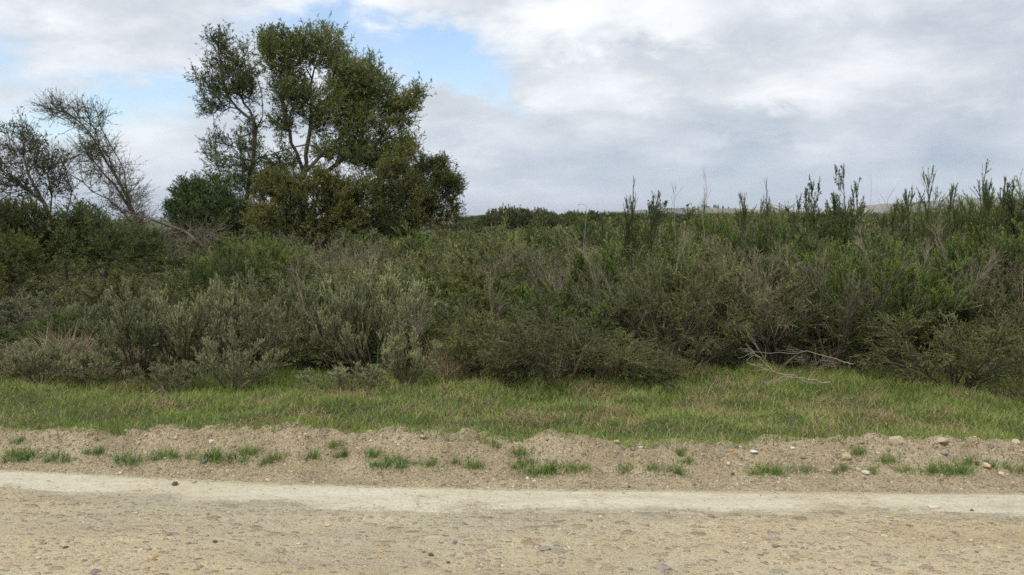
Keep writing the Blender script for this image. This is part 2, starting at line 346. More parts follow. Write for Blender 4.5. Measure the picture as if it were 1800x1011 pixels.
        col = ramp(m('ADD', m('MULTIPLY', n1, .4), m('MULTIPLY', n2, .6)), [(.35, (.035, .040, .018)), (.5, (.062, .070, .028)), (.68, (.12, .10, .055))])
        L(col, p.inputs['Base Color'])
    elif kind == 'hill':
        n1 = noise(.012, 4, .55, (1, .4, 1)); n2 = noise(.03, 4, .6)
        a = N('ShaderNodeAttribute'); a.attribute_name = 'edge'
        col = ramp(n1, [(.35, (.085, .085, .055)), (.5, (.14, .125, .08)), (.66, (.24, .20, .12))])
        col = mix(mr(m('ADD', a.outputs['Fac'], m('MULTIPLY', n2, .35)), .55, .8, 1, 0), col, (.045, .06, .04))
        L(col, p.inputs['Base Color'])
    elif kind == 'stone':
        oi = N('ShaderNodeAttribute'); oi.attribute_name = 'tone'; ob = N('ShaderNodeObjectInfo')
        t = m('ADD', m('MULTIPLY', oi.outputs['Fac'], .55), m('MULTIPLY', noise(30, 4, .7), .45))
        col = ramp(t, [(.15, (.11, .09, .08)), (.35, (.30, .235, .17)), (.6, (.44, .35, .24)), (.85, (.66, .58, .44))])
        L(col, p.inputs['Base Color'])
    return mt
M['road'] = ground_mat('road_dirt', 'road'); M['bank'] = ground_mat('bank_dirt', 'bank'); M['soil'] = ground_mat('thicket_soil', 'soil')
M['hill'] = ground_mat('hill_field', 'hill'); M['stone'] = ground_mat('gravel_stone', 'stone')
def plain(name, c, rough=.85):
    mt, nt, N, L = new_mat(name); p = N('ShaderNodeBsdfPrincipled'); o = N('ShaderNodeOutputMaterial'); L(p.outputs[0], o.inputs[0]); p.inputs['Roughness'].default_value = rough
    tc = N('ShaderNodeTexCoord'); n = N('ShaderNodeTexNoise'); n.inputs['Scale'].default_value = 25; n.inputs['Detail'].default_value = 6; L(tc.outputs['Object'], n.inputs['Vector'])
    cr = N('ShaderNodeValToRGB'); cr.color_ramp.elements[0].position = .3; cr.color_ramp.elements[1].position = .7
    cr.color_ramp.elements[0].color = (*[q * .65 for q in c], 1); cr.color_ramp.elements[1].color = (*[min(q * 1.3, .9) for q in c], 1)
    L(n.outputs[0], cr.inputs[0]); L(cr.outputs[0], p.inputs['Base Color'])
    bp = N('ShaderNodeBump'); bp.inputs['Strength'].default_value = .5; bp.inputs['Distance'].default_value = .01; L(n.outputs[0], bp.inputs['Height']); L(bp.outputs[0], p.inputs['Normal'])
    return mt

# ------------------------------------------------------------------ the ground
_e = np.array([gp(x, y)[:2] for x, y in ((0, 826), (200, 836), (400, 846), (650, 855), (900, 860), (1300, 864), (1800, 868))])
_g = np.array([gp(x, y, .11)[:2] for x, y in ((0, 765), (300, 771), (600, 779), (900, 786), (1300, 789), (1800, 791))])
def edge_Y(X):   # line where the road ends and the bank's toe begins
    Y = np.interp(X, _e[:, 0], _e[:, 1]); Y = np.where(X < _e[0, 0], _e[0, 1] - (X - _e[0, 0]) * .12, Y); return np.where(X > _e[-1, 0], _e[-1, 1] - (X - _e[-1, 0]) * .02, Y)
def grass_Y(X):
    Y = np.interp(X, _g[:, 0], _g[:, 1]); Y = np.where(X < _g[0, 0], _g[0, 1] - (X - _g[0, 0]) * .06, Y); return Y + (fbm(X * 1.6 + 40, X * 0 + 3, 3) - .5) * .12
def verge_z(X, Y):
    """height of the ground beyond the road"""
    E = edge_Y(X); G = grass_Y(X); s = (Y - E) / np.maximum(G - E, .2)
    z = .078 * sstep(.30, .98, s) + .022 * sstep(0, .3, s) - .02 * (1 - sstep(-.06, .015, s))
    lum = (fbm(X * 2.6 + (Y * 1.4), Y * 2.6, 11, 4) - .5) * .12
    scal = (vnoise(X * 2.6 + 9, Y * 0.9 + X * .2, 15) ** 1.5 - .3) * .10
    crumb = (fbm(X * 13, Y * 15, 21, 4) - .5) * .05 * sstep(.3, .8, s) + (1 - np.abs(2 * fbm(X * 5.5, Y * 7, 27, 3) - 1)) ** 3 * .06 * sstep(.45, .8, s) + (1 - np.abs(2 * vnoise(X * 14, Y * 17, 29) - 1)) ** 2 * .018 * sstep(.4, .8, s)
    band = sstep(.15, .5, s) * (1 - sstep(1.05, 1.5, s))
    z = z + band * (lum + scal + crumb) + (fbm(X * 9, Y * 9, 31, 3) - .5) * .018 * sstep(.02, .2, s)
    far = np.maximum(Y - G, 0)
    z = z + np.minimum(far, 3) * .035 + (fbm(X * 4, Y * 4, 47, 3) - .5) * .09 * sstep(0, .2, far) * (1 - sstep(3, 5, far)) + (fbm(X * 1.3, Y * 1.3, 41, 3) - .5) * .10 * sstep(0, .6, far) * (1 - sstep(20, 60, far))
    return z
def grid(name, xs, v, fY, fZ, mat, edge=None, smooth=True):
    X = np.repeat(xs[:, None], len(v), 1); Y = fY(X, v[None]); Z = fZ(X, Y)
    V = np.stack([X, Y, Z], -1).reshape(-1, 3); n, k = len(xs), len(v)
    i = np.arange(n - 1)[:, None] * k + np.arange(k - 1)[None]; F = np.stack([i, i + k, i + k + 1, i + 1], -1).reshape(-1, 4)
    me = mesh_np(name, [(V, F)], mat, smooth=smooth); o = obj(name, me)
    if edge is not None:
        a = me.attributes.new('edge', 'FLOAT', 'POINT'); a.data.foreach_set('value', edge(X, Y).astype(np.float32).ravel())
    tag(o, kind='structure'); return o
def axis(a, b, fine, coarse):
    return np.unique(np.concatenate([np.linspace(a, b, int((b - a) / fine)), -np.geomspace(-a, coarse, 24), np.geomspace(b, coarse, 24)]))
xs = axis(-5.5, 5.5, .018, 60)
def road_z(X, Y):
    d = edge_Y(X) - Y
    z = (fbm(X * 2, Y * 3, 51, 4) - .5) * .03 + (fbm(X * 14, Y * 18, 55, 3) - .5) * .014 * sstep(.2, .6, d)
    return z * sstep(0, .15, d)
vr = np.unique(np.concatenate([np.linspace(0, 2.6, 190), np.geomspace(2.6, 40, 20)]))
grid('road', xs, vr, lambda X, v: edge_Y(X) + .02 - v, road_z, M['road'], lambda X, Y: edge_Y(X) - Y)
vb = np.linspace(-.04, 1.45, 130)
def bank_Y(X, v): E = edge_Y(X); return E + v * np.maximum(grass_Y(X) - E, .2)
grid('dirt_bank', xs, vb, bank_Y, verge_z, M['bank'])
xg = axis(-8, 8, .08, 9000); vg = np.unique(np.concatenate([np.linspace(.0, 4, 60), np.geomspace(4, 9000, 60)]))
grid('ground', xg, vg, lambda X, v: grass_Y(X) + .10 + v, lambda X, Y: verge_z(X, Y) - .004 - .02 * (Y < grass_Y(X) + .25), M['soil'])
me = mesh_np('ground', [(np.array([[-9000, -9000, -.15], [9000, -9000, -.15], [9000, 9, -.15], [-9000, 9, -.15]], float), np.array([[0, 1, 2, 3]]))], M['soil'])
tag(obj('ground', me), kind='structure')

# hills on the horizon
def hill(name, pts, Y, depth, base, mat):
    px_ = np.array([p[0] for p in pts], float); py_ = np.array([p[1] for p in pts], float)
    xs_ = np.linspace(px_[0], px_[-1], 160); top = np.array([at(x, np.interp(x, px_, py_), Y) for x in xs_]); Xw = top[:, 0]; H = top[:, 2] + (vnoise(xs_ / 14, xs_ * 0, 61) - .5) * 2.5
    prof = np.array([(-1, 0), (-.8, .12), (-.6, .32), (-.4, .58), (-.2, .84), (-.08, .96), (0, 1), (.15, .93), (.5, .5), (1, 0)])
    V = np.zeros((160, len(prof), 3)); V[:, :, 0] = Xw[:, None]; V[:, :, 1] = Y + prof[None, :, 0] * depth; V[:, :, 2] = base + (H[:, None] - base) * prof[None, :, 1]
    k = len(prof); i = np.arange(159)[:, None] * k + np.arange(k - 1)[None]; F = np.stack([i, i + k, i + k + 1, i + 1], -1).reshape(-1, 4)
    me = mesh_np(name, [(V.reshape(-1, 3), F)], mat, smooth=True); o = obj(name, me)
    a = me.attributes.new('edge', 'FLOAT', 'POINT'); a.data.foreach_set('value', np.repeat(prof[None, :, 1], 160, 0).astype(np.float32).ravel())
    tag(o, kind='structure'); return o
hill('hill', [(300, 386), (700, 383), (820, 378), (930, 379), (1050, 373), (1120, 370), (1170, 366), (1240, 365), (1300, 367), (1370, 370), (1450, 371), (1540, 376), (1640, 384)], 2600, 500, -2, M['hill'])
hill('hill', [(1380, 386), (1460, 372), (1500, 364), (1560, 358), (1640, 353), (1720, 348), (1800, 347), (1900, 352), (2050, 365), (2300, 385)], 3400, 700, -2, M['hill'])

# ------------------------------------------------------------------ stones and gravel
def pebbles(pos, size, flat=.6, r=rng, tone=None):
    ico = np.array([[0, 0, 1], [.894, 0, .447], [.276, .851, .447], [-.724, .526, .447], [-.724, -.526, .447], [.276, -.851, .447], [.724, .526, -.447], [-.276, .851, -.447], [-.894, 0, -.447], [-.276, -.851, -.447], [.724, -.526, -.447], [0, 0, -1]])
    fc = np.array([[0, 1, 2], [0, 2, 3], [0, 3, 4], [0, 4, 5], [0, 5, 1], [1, 6, 2], [2, 7, 3], [3, 8, 4], [4, 9, 5], [5, 10, 1], [2, 6, 7], [3, 7, 8], [4, 8, 9], [5, 9, 10], [1, 10, 6], [6, 11, 7], [7, 11, 8], [8, 11, 9], [9, 11, 10], [10, 11, 6]])
    n = len(pos); a = r.uniform(0, 2 * np.pi, n); v = ico[None] * r.uniform(.7, 1.25, (n, 12, 1)) * np.stack([r.uniform(.8, 1.3, n), r.uniform(.6, 1, n), flat * r.uniform(.6, 1.1, n)], 1)[:, None] * (size / 2)[:, None, None]
    c, s = np.cos(a)[:, None], np.sin(a)[:, None]; V = np.stack([v[..., 0] * c - v[..., 1] * s, v[..., 0] * s + v[..., 1] * c, v[..., 2]], -1) + pos[:, None]
    F = (fc[None] + (np.arange(n) * 12)[:, None, None]).reshape(-1, 3)
    tn = np.repeat(r.uniform(0, 1, n) if tone is None else tone, 20)
    return V.reshape(-1, 3), F, tn
def zone_points(n, s0, s1, w=5.2):
    X = rng.uniform(-w, w, n); s = rng.uniform(s0, s1, n); E = edge_Y(X); Y = E + s * np.maximum(grass_Y(X) - E, .2); return X, Y
X, Y = zone_points(26000, 0.0, 1.15); keep = rng.random(len(X)) < .35 + .65 * fbm(X * 3, Y * 5, 71); X, Y = X[keep], Y[keep]
sz = .004 + rng.gamma(1.3, .0035, len(X)); b1 = pebbles(np.stack([X, Y, verge_z(X, Y) + sz * .1], 1), np.minimum(sz, .028), .7)
tag(obj('gravel', mesh_np('gravel', [b1], M['stone'])), 'loose brown gravel strewn over the dirt bank', 'gravel', kind='stuff')
n = 34000; X = rng.uniform(-5, 5, n); d = rng.uniform(0, 2.4, n); keep = rng.random(n) < np.where(d < .3, .28, .9) * (.2 + fbm(X * 2, d * 3, 75)); X, d = X[keep], d[keep]; Y = edge_Y(X) - d
sz = np.minimum(.004 + rng.gamma(1.2, .0032, len(X)), .026); b1 = pebbles(np.stack([X, Y, road_z(X, Y) + sz * .02], 1), sz, .45)
tag(obj('gravel', mesh_np('gravel', [b1], M['stone'])), 'small chips of stone bedded in the gravel road', 'gravel', kind='stuff')

def march(x, y):
    """where the line of sight through a photo pixel first meets the road or the bank"""
    u = (x - 900) / FPX; v = (505.5 - y) / FPX; d = np.array([u, cp + v * spn, -spn + v * cp]); d = d / d[1]
    Y = np.arange(3.2, 9, .004); P = np.array([0, 0, EYE])[None] + d[None] * Y[:, None]
    on = P[:, 1] > edge_Y(P[:, 0]); Z = np.where(on, verge_z(P[:, 0], P[:, 1]), road_z(P[:, 0], P[:, 1])); i = int(np.argmax(P[:, 2] <= Z)); return float(P[i, 0]), float(P[i, 1]), float(Z[i])
def big_stone(px_, py_, size, col, label, flat=.7, z=None, group=None, seed=0):
    import bmesh
    r = random.Random(seed + int(px_ * 7 + py_)); X, Y, zz = march(px_, py_)
    bm = bmesh.new(); bmesh.ops.create_icosphere(bm, subdivisions=3, radius=.5)
    cut = [Vector((r.gauss(0, 1), r.gauss(0, 1), r.gauss(0, .8))).normalized() for _ in range(9)]; dist = [r.uniform(.28, .42) for _ in cut]
    for v in bm.verts:
        for c, dd in zip(cut, dist):
            k = v.co.dot(c)
            if k > dd: v.co -= c * (k - dd) * .92
        v.co += v.co.normalized() * r.uniform(-.012, .012)
        v.co.z *= flat; v.co.x *= 1.15
    me = bpy.data.meshes.new('stone'); bm.to_mesh(me); bm.free(); me.materials.append(col)
    o = obj('stone', me); o.location = (X, Y, zz + size * flat * .16); o.scale = (size,) * 3; o.rotation_euler = (0, 0, r.uniform(0, 6.28))
    return tag(o, label, 'stone', group)
ST = {k: plain('stone_' + k, c) for k, c in dict(dark=(.085, .075, .07), grey=(.30, .26, .22), tan=(.46, .38, .25), pale=(.62, .56, .45), orange=(.52, .27, .10), yellow=(.60, .47, .27), white=(.78, .76, .70), purple=(.24, .19, .18)).items()}
for a in [
    (307, 852, .045, 'dark', 'dark stone lying alone on the pale strip at the road edge', .8),
    (360, 812, .045, 'purple', 'dark grey stone in front of the grass tufts on the left bank', .6),
    (310, 772, .03, 'yellow', 'yellowish stone on the bank crest below the left grass verge', .8),
    (372, 778, .045, 'pale', 'pale stone on the bank crest above the twin left grass tufts', .6),
    (221, 762, .06, 'tan', 'tan clod topping the tallest hump of the left bank', .8),
    (1285, 793, .030, 'orange', 'small orange stone on the bank right of centre', .7),
    (1325, 795, .05, 'white', 'flat white chalky stone on the right of the bank', .3),
    (1393, 790, .034, 'white', 'chalky white lump just right of the flat white stone', .5),
    (1412, 806, .035, 'purple', 'dark stone above the right grass tufts', .7),
    (1575, 777, .085, 'tan', 'large tan stone set into the bank crest on the right', .8),
    (1488, 805, .060, 'tan', 'rounded tan stone beside the sprig on the right bank', .8),
    (1523, 832, .055, 'pale', 'pale flat stone at the toe of the right bank', .45),
    (1509, 826, .040, 'tan', 'tan stone touching the pale flat stone on the right', .6),
    (1457, 829, .030, 'pale', 'small pale stone at the bank toe left of the flat one', .6),
    (1520, 842, .020, 'dark', 'little dark stone just below the pale flat stone', .7),
    (1655, 775, .075, 'tan', 'broad tan stone half buried under the right verge', .6),
    (1785, 779, .060, 'tan', 'tan stone on the bank crest at the far right', .7),
    (1661, 799, .045, 'purple', 'purplish stone on the bank above the right hand tuft', .6),
    (1732, 820, .060, 'yellow', 'yellowish lump beside the right hand tuft', .6),
    (1760, 834, .040, 'pale', 'pale stone at the toe of the bank near a dark stick', .6),
    (1127, 787, .028, 'white', 'whitish stone high on the bank near the middle', .5),
    (1084, 778, .040, 'pale', 'pale stone under the verge near the middle', .7),
    (868, 844, .020, 'pale', 'small pale stone standing on the bare toe in the middle', .9),
    (782, 795, .028, 'grey', 'grey flat stone on the bank left of the central tuft', .4),
    (742, 770, .050, 'tan', 'tan lump on the crest left of the middle of the bank', .7),
    (1106, 857, .025, 'dark', 'dark stone on the line where toe and pale strip meet', .6),
    (1143, 852, .030, 'purple', 'purplish stone on the bare toe right of middle', .5),
    (1288, 834, .026, 'dark', 'dark round stone on the bare toe left of the right tufts', .8),
    (1708, 898, .022, 'dark', 'small black stone on the pale strip at right', .7),
    (1640, 892, .060, 'pale', 'pale flat stone bedded in the pale strip at right', .3),
    (757, 977, .026, 'dark', 'dark stone on the road at the bottom middle', .7),
    (800, 953, .024, 'purple', 'brown chip on the road above the bottom dark stone', .6),
    (745, 971, .022, 'purple', 'brown chip to the left of the bottom dark stone', .6),
    (788, 990, .022, 'dark', 'dark chip right at the bottom middle of the road', .5),
    (1250, 908, .036, 'purple', 'flat dark chip below the pale strip right of middle', .35),
    (1363, 960, .036, 'purple', 'flat purplish stone in the right half of the road', .4),
    (1165, 999, .070, 'grey', 'flat blue grey stone at the bottom of the road', .2),
    (958, 965, .060, 'grey', 'flat grey stone in the middle of the road', .2),
    (272, 980, .030, 'orange', 'reddish stone in the lower left of the road', .4),
    (168, 1006, .055, 'purple', 'broad dark stone at the bottom left of the road', .35),
    (115, 963, .030, 'dark', 'flat dark chip at the far left of the road', .4),
    (378, 953, .026, 'dark', 'dark chip on the road left of centre', .5),
    (298, 940, .034, 'purple', 'purplish lump on the left of the road', .5),
    (130, 885, .070, 'grey', 'long grey stone bedded near the left end of the pale strip', .18),
    (1478, 998, .080, 'tan', 'flat tan stone at the bottom right of the road', .25),
    (366, 905, .024, 'purple', 'small brown stone on the left half of the road', .6),
]: big_stone(a[0], a[1], a[2], ST[a[3]], a[4], a[5])
# clods and stones nobody would point at one by one
r_ = random.Random(5)
def wh(x): return ['below the left tufts', 'below the silver shrubs', 'left of the widest tuft', 'around the widest tuft', 'left of the orange stone', 'near the chalky stones', 'toward the right end'][min(int(x / 260), 6)]
def wr(x): return ['at the left edge', 'left of centre', 'near the middle', 'right of centre', 'at the right edge'][min(int(x / 360), 4)]
for i in range(28):
    x, y = r_.uniform(20, 1790), r_.uniform(780, 850)
    c_ = r_.choice(('tan', 'tan', 'pale', 'grey', 'purple', 'yellow')); big_stone(x, y, r_.choice((.015, .02, .026, .034)), ST[c_], f'small {c_} stone among the bank gravel {wh(x)}', .7, group='small stones strewn on the bank', seed=i)
for i in range(40):
    x, y = r_.uniform(10, 1790), r_.uniform(905, 1008)
    c_ = r_.choice(('tan', 'yellow', 'pale', 'grey', 'purple')); big_stone(x, y, r_.choice((.018, .022, .028)), ST[c_], f'small {c_} chip in the road gravel {wr(x)}', .4, group='stone chips in the road', seed=i)

# ------------------------------------------------------------------ grass
def blades(X, Y, Z, ln, w, lean=.5, curl=.6, tone=None, r=rng, seg=3):
    n = len(X); a = r.uniform(0, 2 * np.pi, n); h = np.stack([np.cos(a), np.sin(a), np.zeros(n)], 1); s = np.stack([-np.sin(a), np.cos(a), np.zeros(n)], 1)
    b = r.uniform(0, np.pi, n); s = s * np.cos(b)[:, None] + h * np.sin(b)[:, None]
    l0 = np.abs(r.normal(0, lean, n)); c = np.abs(r.normal(curl, curl * .5, n)); P = np.zeros((n, seg + 1, 3)); P[:, 0] = np.stack([X, Y, Z], 1)
    for k in range(1, seg + 1):
        an = (l0 + c * (k - .5) / seg)[:, None]; P[:, k] = P[:, k - 1] + (h * np.sin(an) + np.array([0, 0, 1]) * np.cos(an)) * (ln / seg)[:, None]
    ww = (w * .5)[:, None, None] * np.array([1, .9, .6])[None, :seg, None] if seg == 3 else (w * .5)[:, None, None] * np.array([1, .7])[None, :seg, None]
    A = P[:, :seg] - s[:, None] * ww; B = P[:, :seg] + s[:, None] * ww
    V = np.concatenate([np.stack([A, B], 2).reshape(n, seg * 2, 3), P[:, seg:]], 1); k = seg * 2 + 1; o = (np.arange(n) * k)[:, None, None]
    q = np.array([[2 * j, 2 * j + 1, 2 * j + 3, 2 * j + 2] for j in range(seg - 1)])[None]; t = np.array([[2 * seg - 2, 2 * seg - 1, 2 * seg]])[None]
    tn = r.uniform(0, 1, n) if tone is None else tone
    return (V.reshape(-1, 3), (q + o).reshape(-1, 4), np.repeat(tn, seg - 1)), (V.reshape(-1, 3), (t + o).reshape(-1, 3), tn)
def blade_blocks(bl):      # share vertices: quads block then tips
    (V, q, tq), (_, t, tt) = bl; return [(V, q, tq), (V, t, tt)]
n = 185000; X = rng.uniform(-6.2, 6.2, n); v = rng.uniform(0, 1, n) ** .9; G = grass_Y(X); Y = G - .02 + v * 2.5
den = fbm(X * 3.5, Y * 3.5, 81); keep = rng.random(n) < sstep(.25, .5, den) * .7 + .3; X, Y = X[keep], Y[keep]; G = grass_Y(X)
dry = fbm(X * 2.6 + 30, Y * 4.6 + 7, 85, 4); cl = fbm(X * 5, Y * 6, 91, 3)
isdry = sstep(.54, .62, dry) * sstep(.25, .6, Y - G)
tone = np.clip(.36 + .9 * (fbm(X * 2.2, Y * 4, 97, 4) - .5) + rng.normal(0, .17, len(X)) + rng.uniform(0, 1, len(X)) ** 8 * .5, 0, .84)
dr = rng.random(len(X)) < isdry * .58 + .15; tone = np.where(dr, rng.uniform(.80, 1, len(X)), tone)
ln = (.022 + .075 * cl ** 1.5 + rng.uniform(0, .04, len(X))) * (1 + .5 * sstep(1.3, 2.2, Y - G)); ln = np.where(dr, ln * 1.05, ln)
wd = rng.uniform(.0022, .0045, len(X))
gb = []
for q_, le_, cu_ in ((dr, .7, 1.8), (~dr, .5, .9)): gb += blade_blocks(blades(X[q_], Y[q_], verge_z(X[q_], Y[q_]) - .005, ln[q_], wd[q_], le_, cu_, tone[q_]))
tag(obj('grass', mesh_np('grass', gb, M['grass'])), 'short green and straw coloured grass covering the verge', 'grass', kind='stuff')
n = 60000; X = rng.uniform(-6.2, 6.2, n); Y = grass_Y(X) + rng.uniform(.2, 2.5, n); q = fbm(X * 2.6 + 30, Y * 4.6 + 7, 85, 4) + .5 * (fbm(X * 7, Y * 9, 99, 2) - .5)
keep = rng.random(n) < sstep(.565, .665, q) * .7; X, Y = X[keep], Y[keep]; n = len(X)
tag(obj('dry_grass', mesh_np('dry_grass', blade_blocks(blades(X, Y, verge_z(X, Y) + rng.uniform(0, .03, n), rng.uniform(.04, .10, n), rng.uniform(.0025, .005, n), .9, 1.6, rng.uniform(0, .85, n))), M['straw'])), 'matted brown dry grass lying in patches on the verge', 'dry grass', kind='stuff')
# rank grass at the foot of and under the shrubs
n = 60000; X = rng.uniform(-7.5, 7.5, n); Y = grass_Y(X) + rng.uniform(1.6, 6.5, n); cl = fbm(X * 2, Y * 2, 95)
keep = rng.random(n) < sstep(.35, .6, cl) * .8 + .2; X, Y, cl = X[keep], Y[keep], cl[keep]
tone = np.clip(.2 + .5 * (cl - .4) + rng.normal(0, .15, len(X)), 0, .85); dr = rng.random(len(X)) < .16; tone = np.where(dr, rng.uniform(.85, 1, len(X)), tone)
ln = rng.uniform(.06, .17, len(X)) * (1 + 1.2 * sstep(2.5, 4, Y - grass_Y(X)))
tag(obj('tall_grass', mesh_np('tall_grass', blade_blocks(blades(X, Y, verge_z(X, Y) - .01, ln, rng.uniform(.003, .006, len(X)), .35, .9, tone)), M['grass'])), 'rank grass growing at the foot of the shrubs', 'grass', kind='stuff')

def tuft_mesh(seed, nb=330, rad=.07, ln=.07):
    r = np.random.default_rng(seed); a = r.uniform(0, 6.28, nb); c_ = r.normal(0, 1, (6, 2)) * [rad * .95, rad * .35]; k_ = r.integers(0, 6, nb); q = rad * .5 * np.abs(r.normal(0, 1, nb)); X, Y = c_[k_, 0] + q * np.cos(a), c_[k_, 1] + q * np.sin(a)
    bl = blades(X, Y, -.015 + 0 * X, ln * r.uniform(.3, 1.15, nb) * r.uniform(.6, 1.2, 6)[k_], r.uniform(.0022, .004, nb), .55, .8, np.clip(r.normal(.45, .25, nb), 0, 1), r)
    return mesh_np('grass_tuft', blade_blocks(bl), M['tuft'])
TM = [tuft_mesh(s) for s in range(5)]
tufts = [(60, 795, 1.7, 'wide'), (30, 790, .9, 'small'), (95, 797, .8, 'small'), (125, 800, .5, 'sparse'), (168, 785, .8, 'thin'), (40, 768, .6, 'thin'), (228, 800, 1.3, 'loose'), (283, 793, .9, 'upright'), (322, 791, 1.2, 'round'),
         (370, 790, 1.3, 'bushy'), (415, 800, 1.6, 'wide'), (440, 785, .9, 'high'), (465, 806, .5, 'small'), (495, 793, .7, 'thin'), (545, 792, .9, 'upright'), (610, 790, .7, 'thin'), (658, 790, .7, 'short'), (680, 804, 1.4, 'bushy'), (722, 804, .7, 'round'), (753, 807, .7, 'round'),
         (802, 807, .6, 'small'), (830, 809, .8, 'spreading'), (915, 808, 1.0, 'bushy'), (925, 785, .8, 'creeping'), (950, 822, 1.0, 'low'), (980, 815, 1.7, 'widest'), (1012, 816, .9, 'dense'), (1097, 817, .7, 'spreading'), (1155, 812, .6, 'thin'), (1175, 819, 1.2, 'wide'), (1213, 803, .5, 'wispy'),
         (1195, 790, .5, 'wispy'), (1335, 817, 1.2, 'dense'), (1375, 819, .9, 'low'), (1412, 820, .9, 'round'), (1485, 818, .7, 'round'), (1504, 787, .6, 'wispy'), (1533, 820, .5, 'short'), (1570, 797, .8, 'creeping'), (1590, 819, .5, 'faint'), (1645, 822, 1.0, 'low'), (1668, 816, 1.3, 'bushy'), (1702, 804, .6, 'upright'), (1752, 806, 1.1, 'bushy'), (1790, 818, .8, 'small'), (870, 775, .6, 'thin'), (590, 775, .6, 'thin')]
lm = [(0, 'at the far left end of the bank'), (110, 'near the left end of the bank'), (200, 'on the left bank'), (300, 'on the bank below the tall tree'), (400, 'on the bank below the dark bush'), (500, 'on the bank below the silver shrubs'), (640, 'on the bank below the plumed silver shrub'),
      (800, 'on the bank left of the middle'), (900, 'in the middle of the bank'), (1050, 'on the bank right of the middle'), (1150, 'on the bank below the green shrubs'), (1300, 'near the orange and white stones'), (1450, 'on the right of the bank'), (1600, 'near the right end of the bank'), (1720, 'at the far right end of the bank')]
seen = {}
for i, (x, y, s, w) in enumerate(tufts):
    X, Y, zt = march(x, y + 8)
    o = obj('grass_tuft', TM[i % 5]); o.location = (X, Y, float(verge_z(np.array([X]), np.array([Y]))[0])); o.scale = (s * 1.0, s * .95, .9 + .35 * s); o.rotation_euler = (0, 0, rng.uniform(-.5, .5))
    where = [t for k, t in lm if x >= k][-1]; lab = f'{w} green grass tuft {where}'
    if lab in seen: lab = f'second {lab}'
    seen[lab] = 1; tag(o, lab, 'grass tuft', 'green grass tufts on the dirt bank')

# ------------------------------------------------------------------ shrubs
def fan(n, spread, L, K=7, up=.05, wob=.08, base=.10, r=rng, Lv=.25, minang=0):
    a = r.uniform(0, 2 * np.pi, n); t = np.radians(minang + (spread - minang) * np.sqrt(r.uniform(0, 1, n))); d = np.stack([np.cos(a) * np.sin(t), np.sin(a) * np.sin(t), np.cos(t)], 1)
    s = np.stack([np.cos(a), np.sin(a), 0 * a], 1) * (base * r.uniform(0, 1, n))[:, None]; s[:, 2] = -.03
    return walk(s, d, L * r.uniform(1 - Lv, 1 + Lv, n), K, up, wob, 0, r)
def plant(name, stems_blocks, leaf_blocks, smat, lmat, extra=None):
    """prototype: Empty > stems, foliage (, flowers); kept and used as the first instance"""
    root = bpy.data.objects.new(name, None); COL.objects.link(root); root.empty_display_size = .1
    if stems_blocks: obj('stems', mesh_np('stems', stems_blocks, smat), root)
    if leaf_blocks: obj('foliage', mesh_np('foliage', leaf_blocks, lmat), root)
    for nm, bl, mt in (extra or []): obj(nm, mesh_np(nm, bl, mt), root)
    return root
def silver(seed):
    global rng; rng = np.random.default_rng(seed); r = rng
    s = fan(20, 60, .85, up=.06, wob=.10, r=r, Lv=.3); b = grow(s, 9, .3, 1, .34, ang=35, K=5, up=.25, wob=.12, r=r)
    c = grow(b, 7, .25, 1, .15, ang=32, K=4, up=.35, wob=.1, r=r)
    lv = [leaves(c, 60, .017, .0052, .0, 1, 24, tone=.50, tip=.6, tv=.35, r=r), leaves(b, 56, .017, .0055, .3, 1, 40, tone=.36, tip=.3, r=r)]
    return plant('silver_shrub', [tubes(s, .011, .003, 4, .35), tubes(b, .004, .0015, 3, .4), tubes(c, .002, .001, 3, .45)], lv, M['twig'], M['silver'])
def feather(seed, arch=.30):
    global rng; rng = np.random.default_rng(seed); r = rng
    s = fan(26, 58, .95, K=9, up=.06, wob=.09, r=r, Lv=.2)
    b = grow(s, 9, .2, 1, .50, ang=32, K=6, up=.16, wob=.07, grav=arch, r=r); c = grow(b, 9, .1, 1, .17, ang=28, K=4, up=.05, grav=arch, wob=.08, r=r)
    lv = [leaves(c, 38, .020, .0040, .0, 1, 22, tone=.48, tip=.6, tv=.45, r=r), leaves(b, 64, .019, .0042, .2, 1, 26, tone=.42, tip=.3, r=r)]
    return plant('feathery_shrub', [tubes(s, .012, .003, 4, .35), tubes(b, .004, .0015, 3, .4), tubes(c, .0017, .001, 3, .45)], lv, M['twig'], M['feather'])
def green(seed):
    global rng; rng = np.random.default_rng(seed); r = rng
    s = fan(24, 50, 1.0, K=8, up=.10, wob=.09, r=r, Lv=.18); b = grow(s, 10, .25, 1, .36, ang=32, K=5, up=.24, wob=.09, r=r); c = grow(b, 6, .2, 1, .18, ang=28, K=4, up=.25, wob=.06, r=r)
    lv = [leaves(c, 40, .023, .0042, .0, 1, 24, tone=.5, tip=.45, up=.2, tv=.4, r=r), leaves(b, 70, .022, .0042, .2, 1, 26, tone=.42, tip=.3, up=.2, r=r)]
    return plant('green_shrub', [tubes(s, .011, .003, 4, .3), tubes(b, .004, .0015, 3, .35), tubes(c, .002, .001, 3, .4)], lv, M['twig'], M['green'])
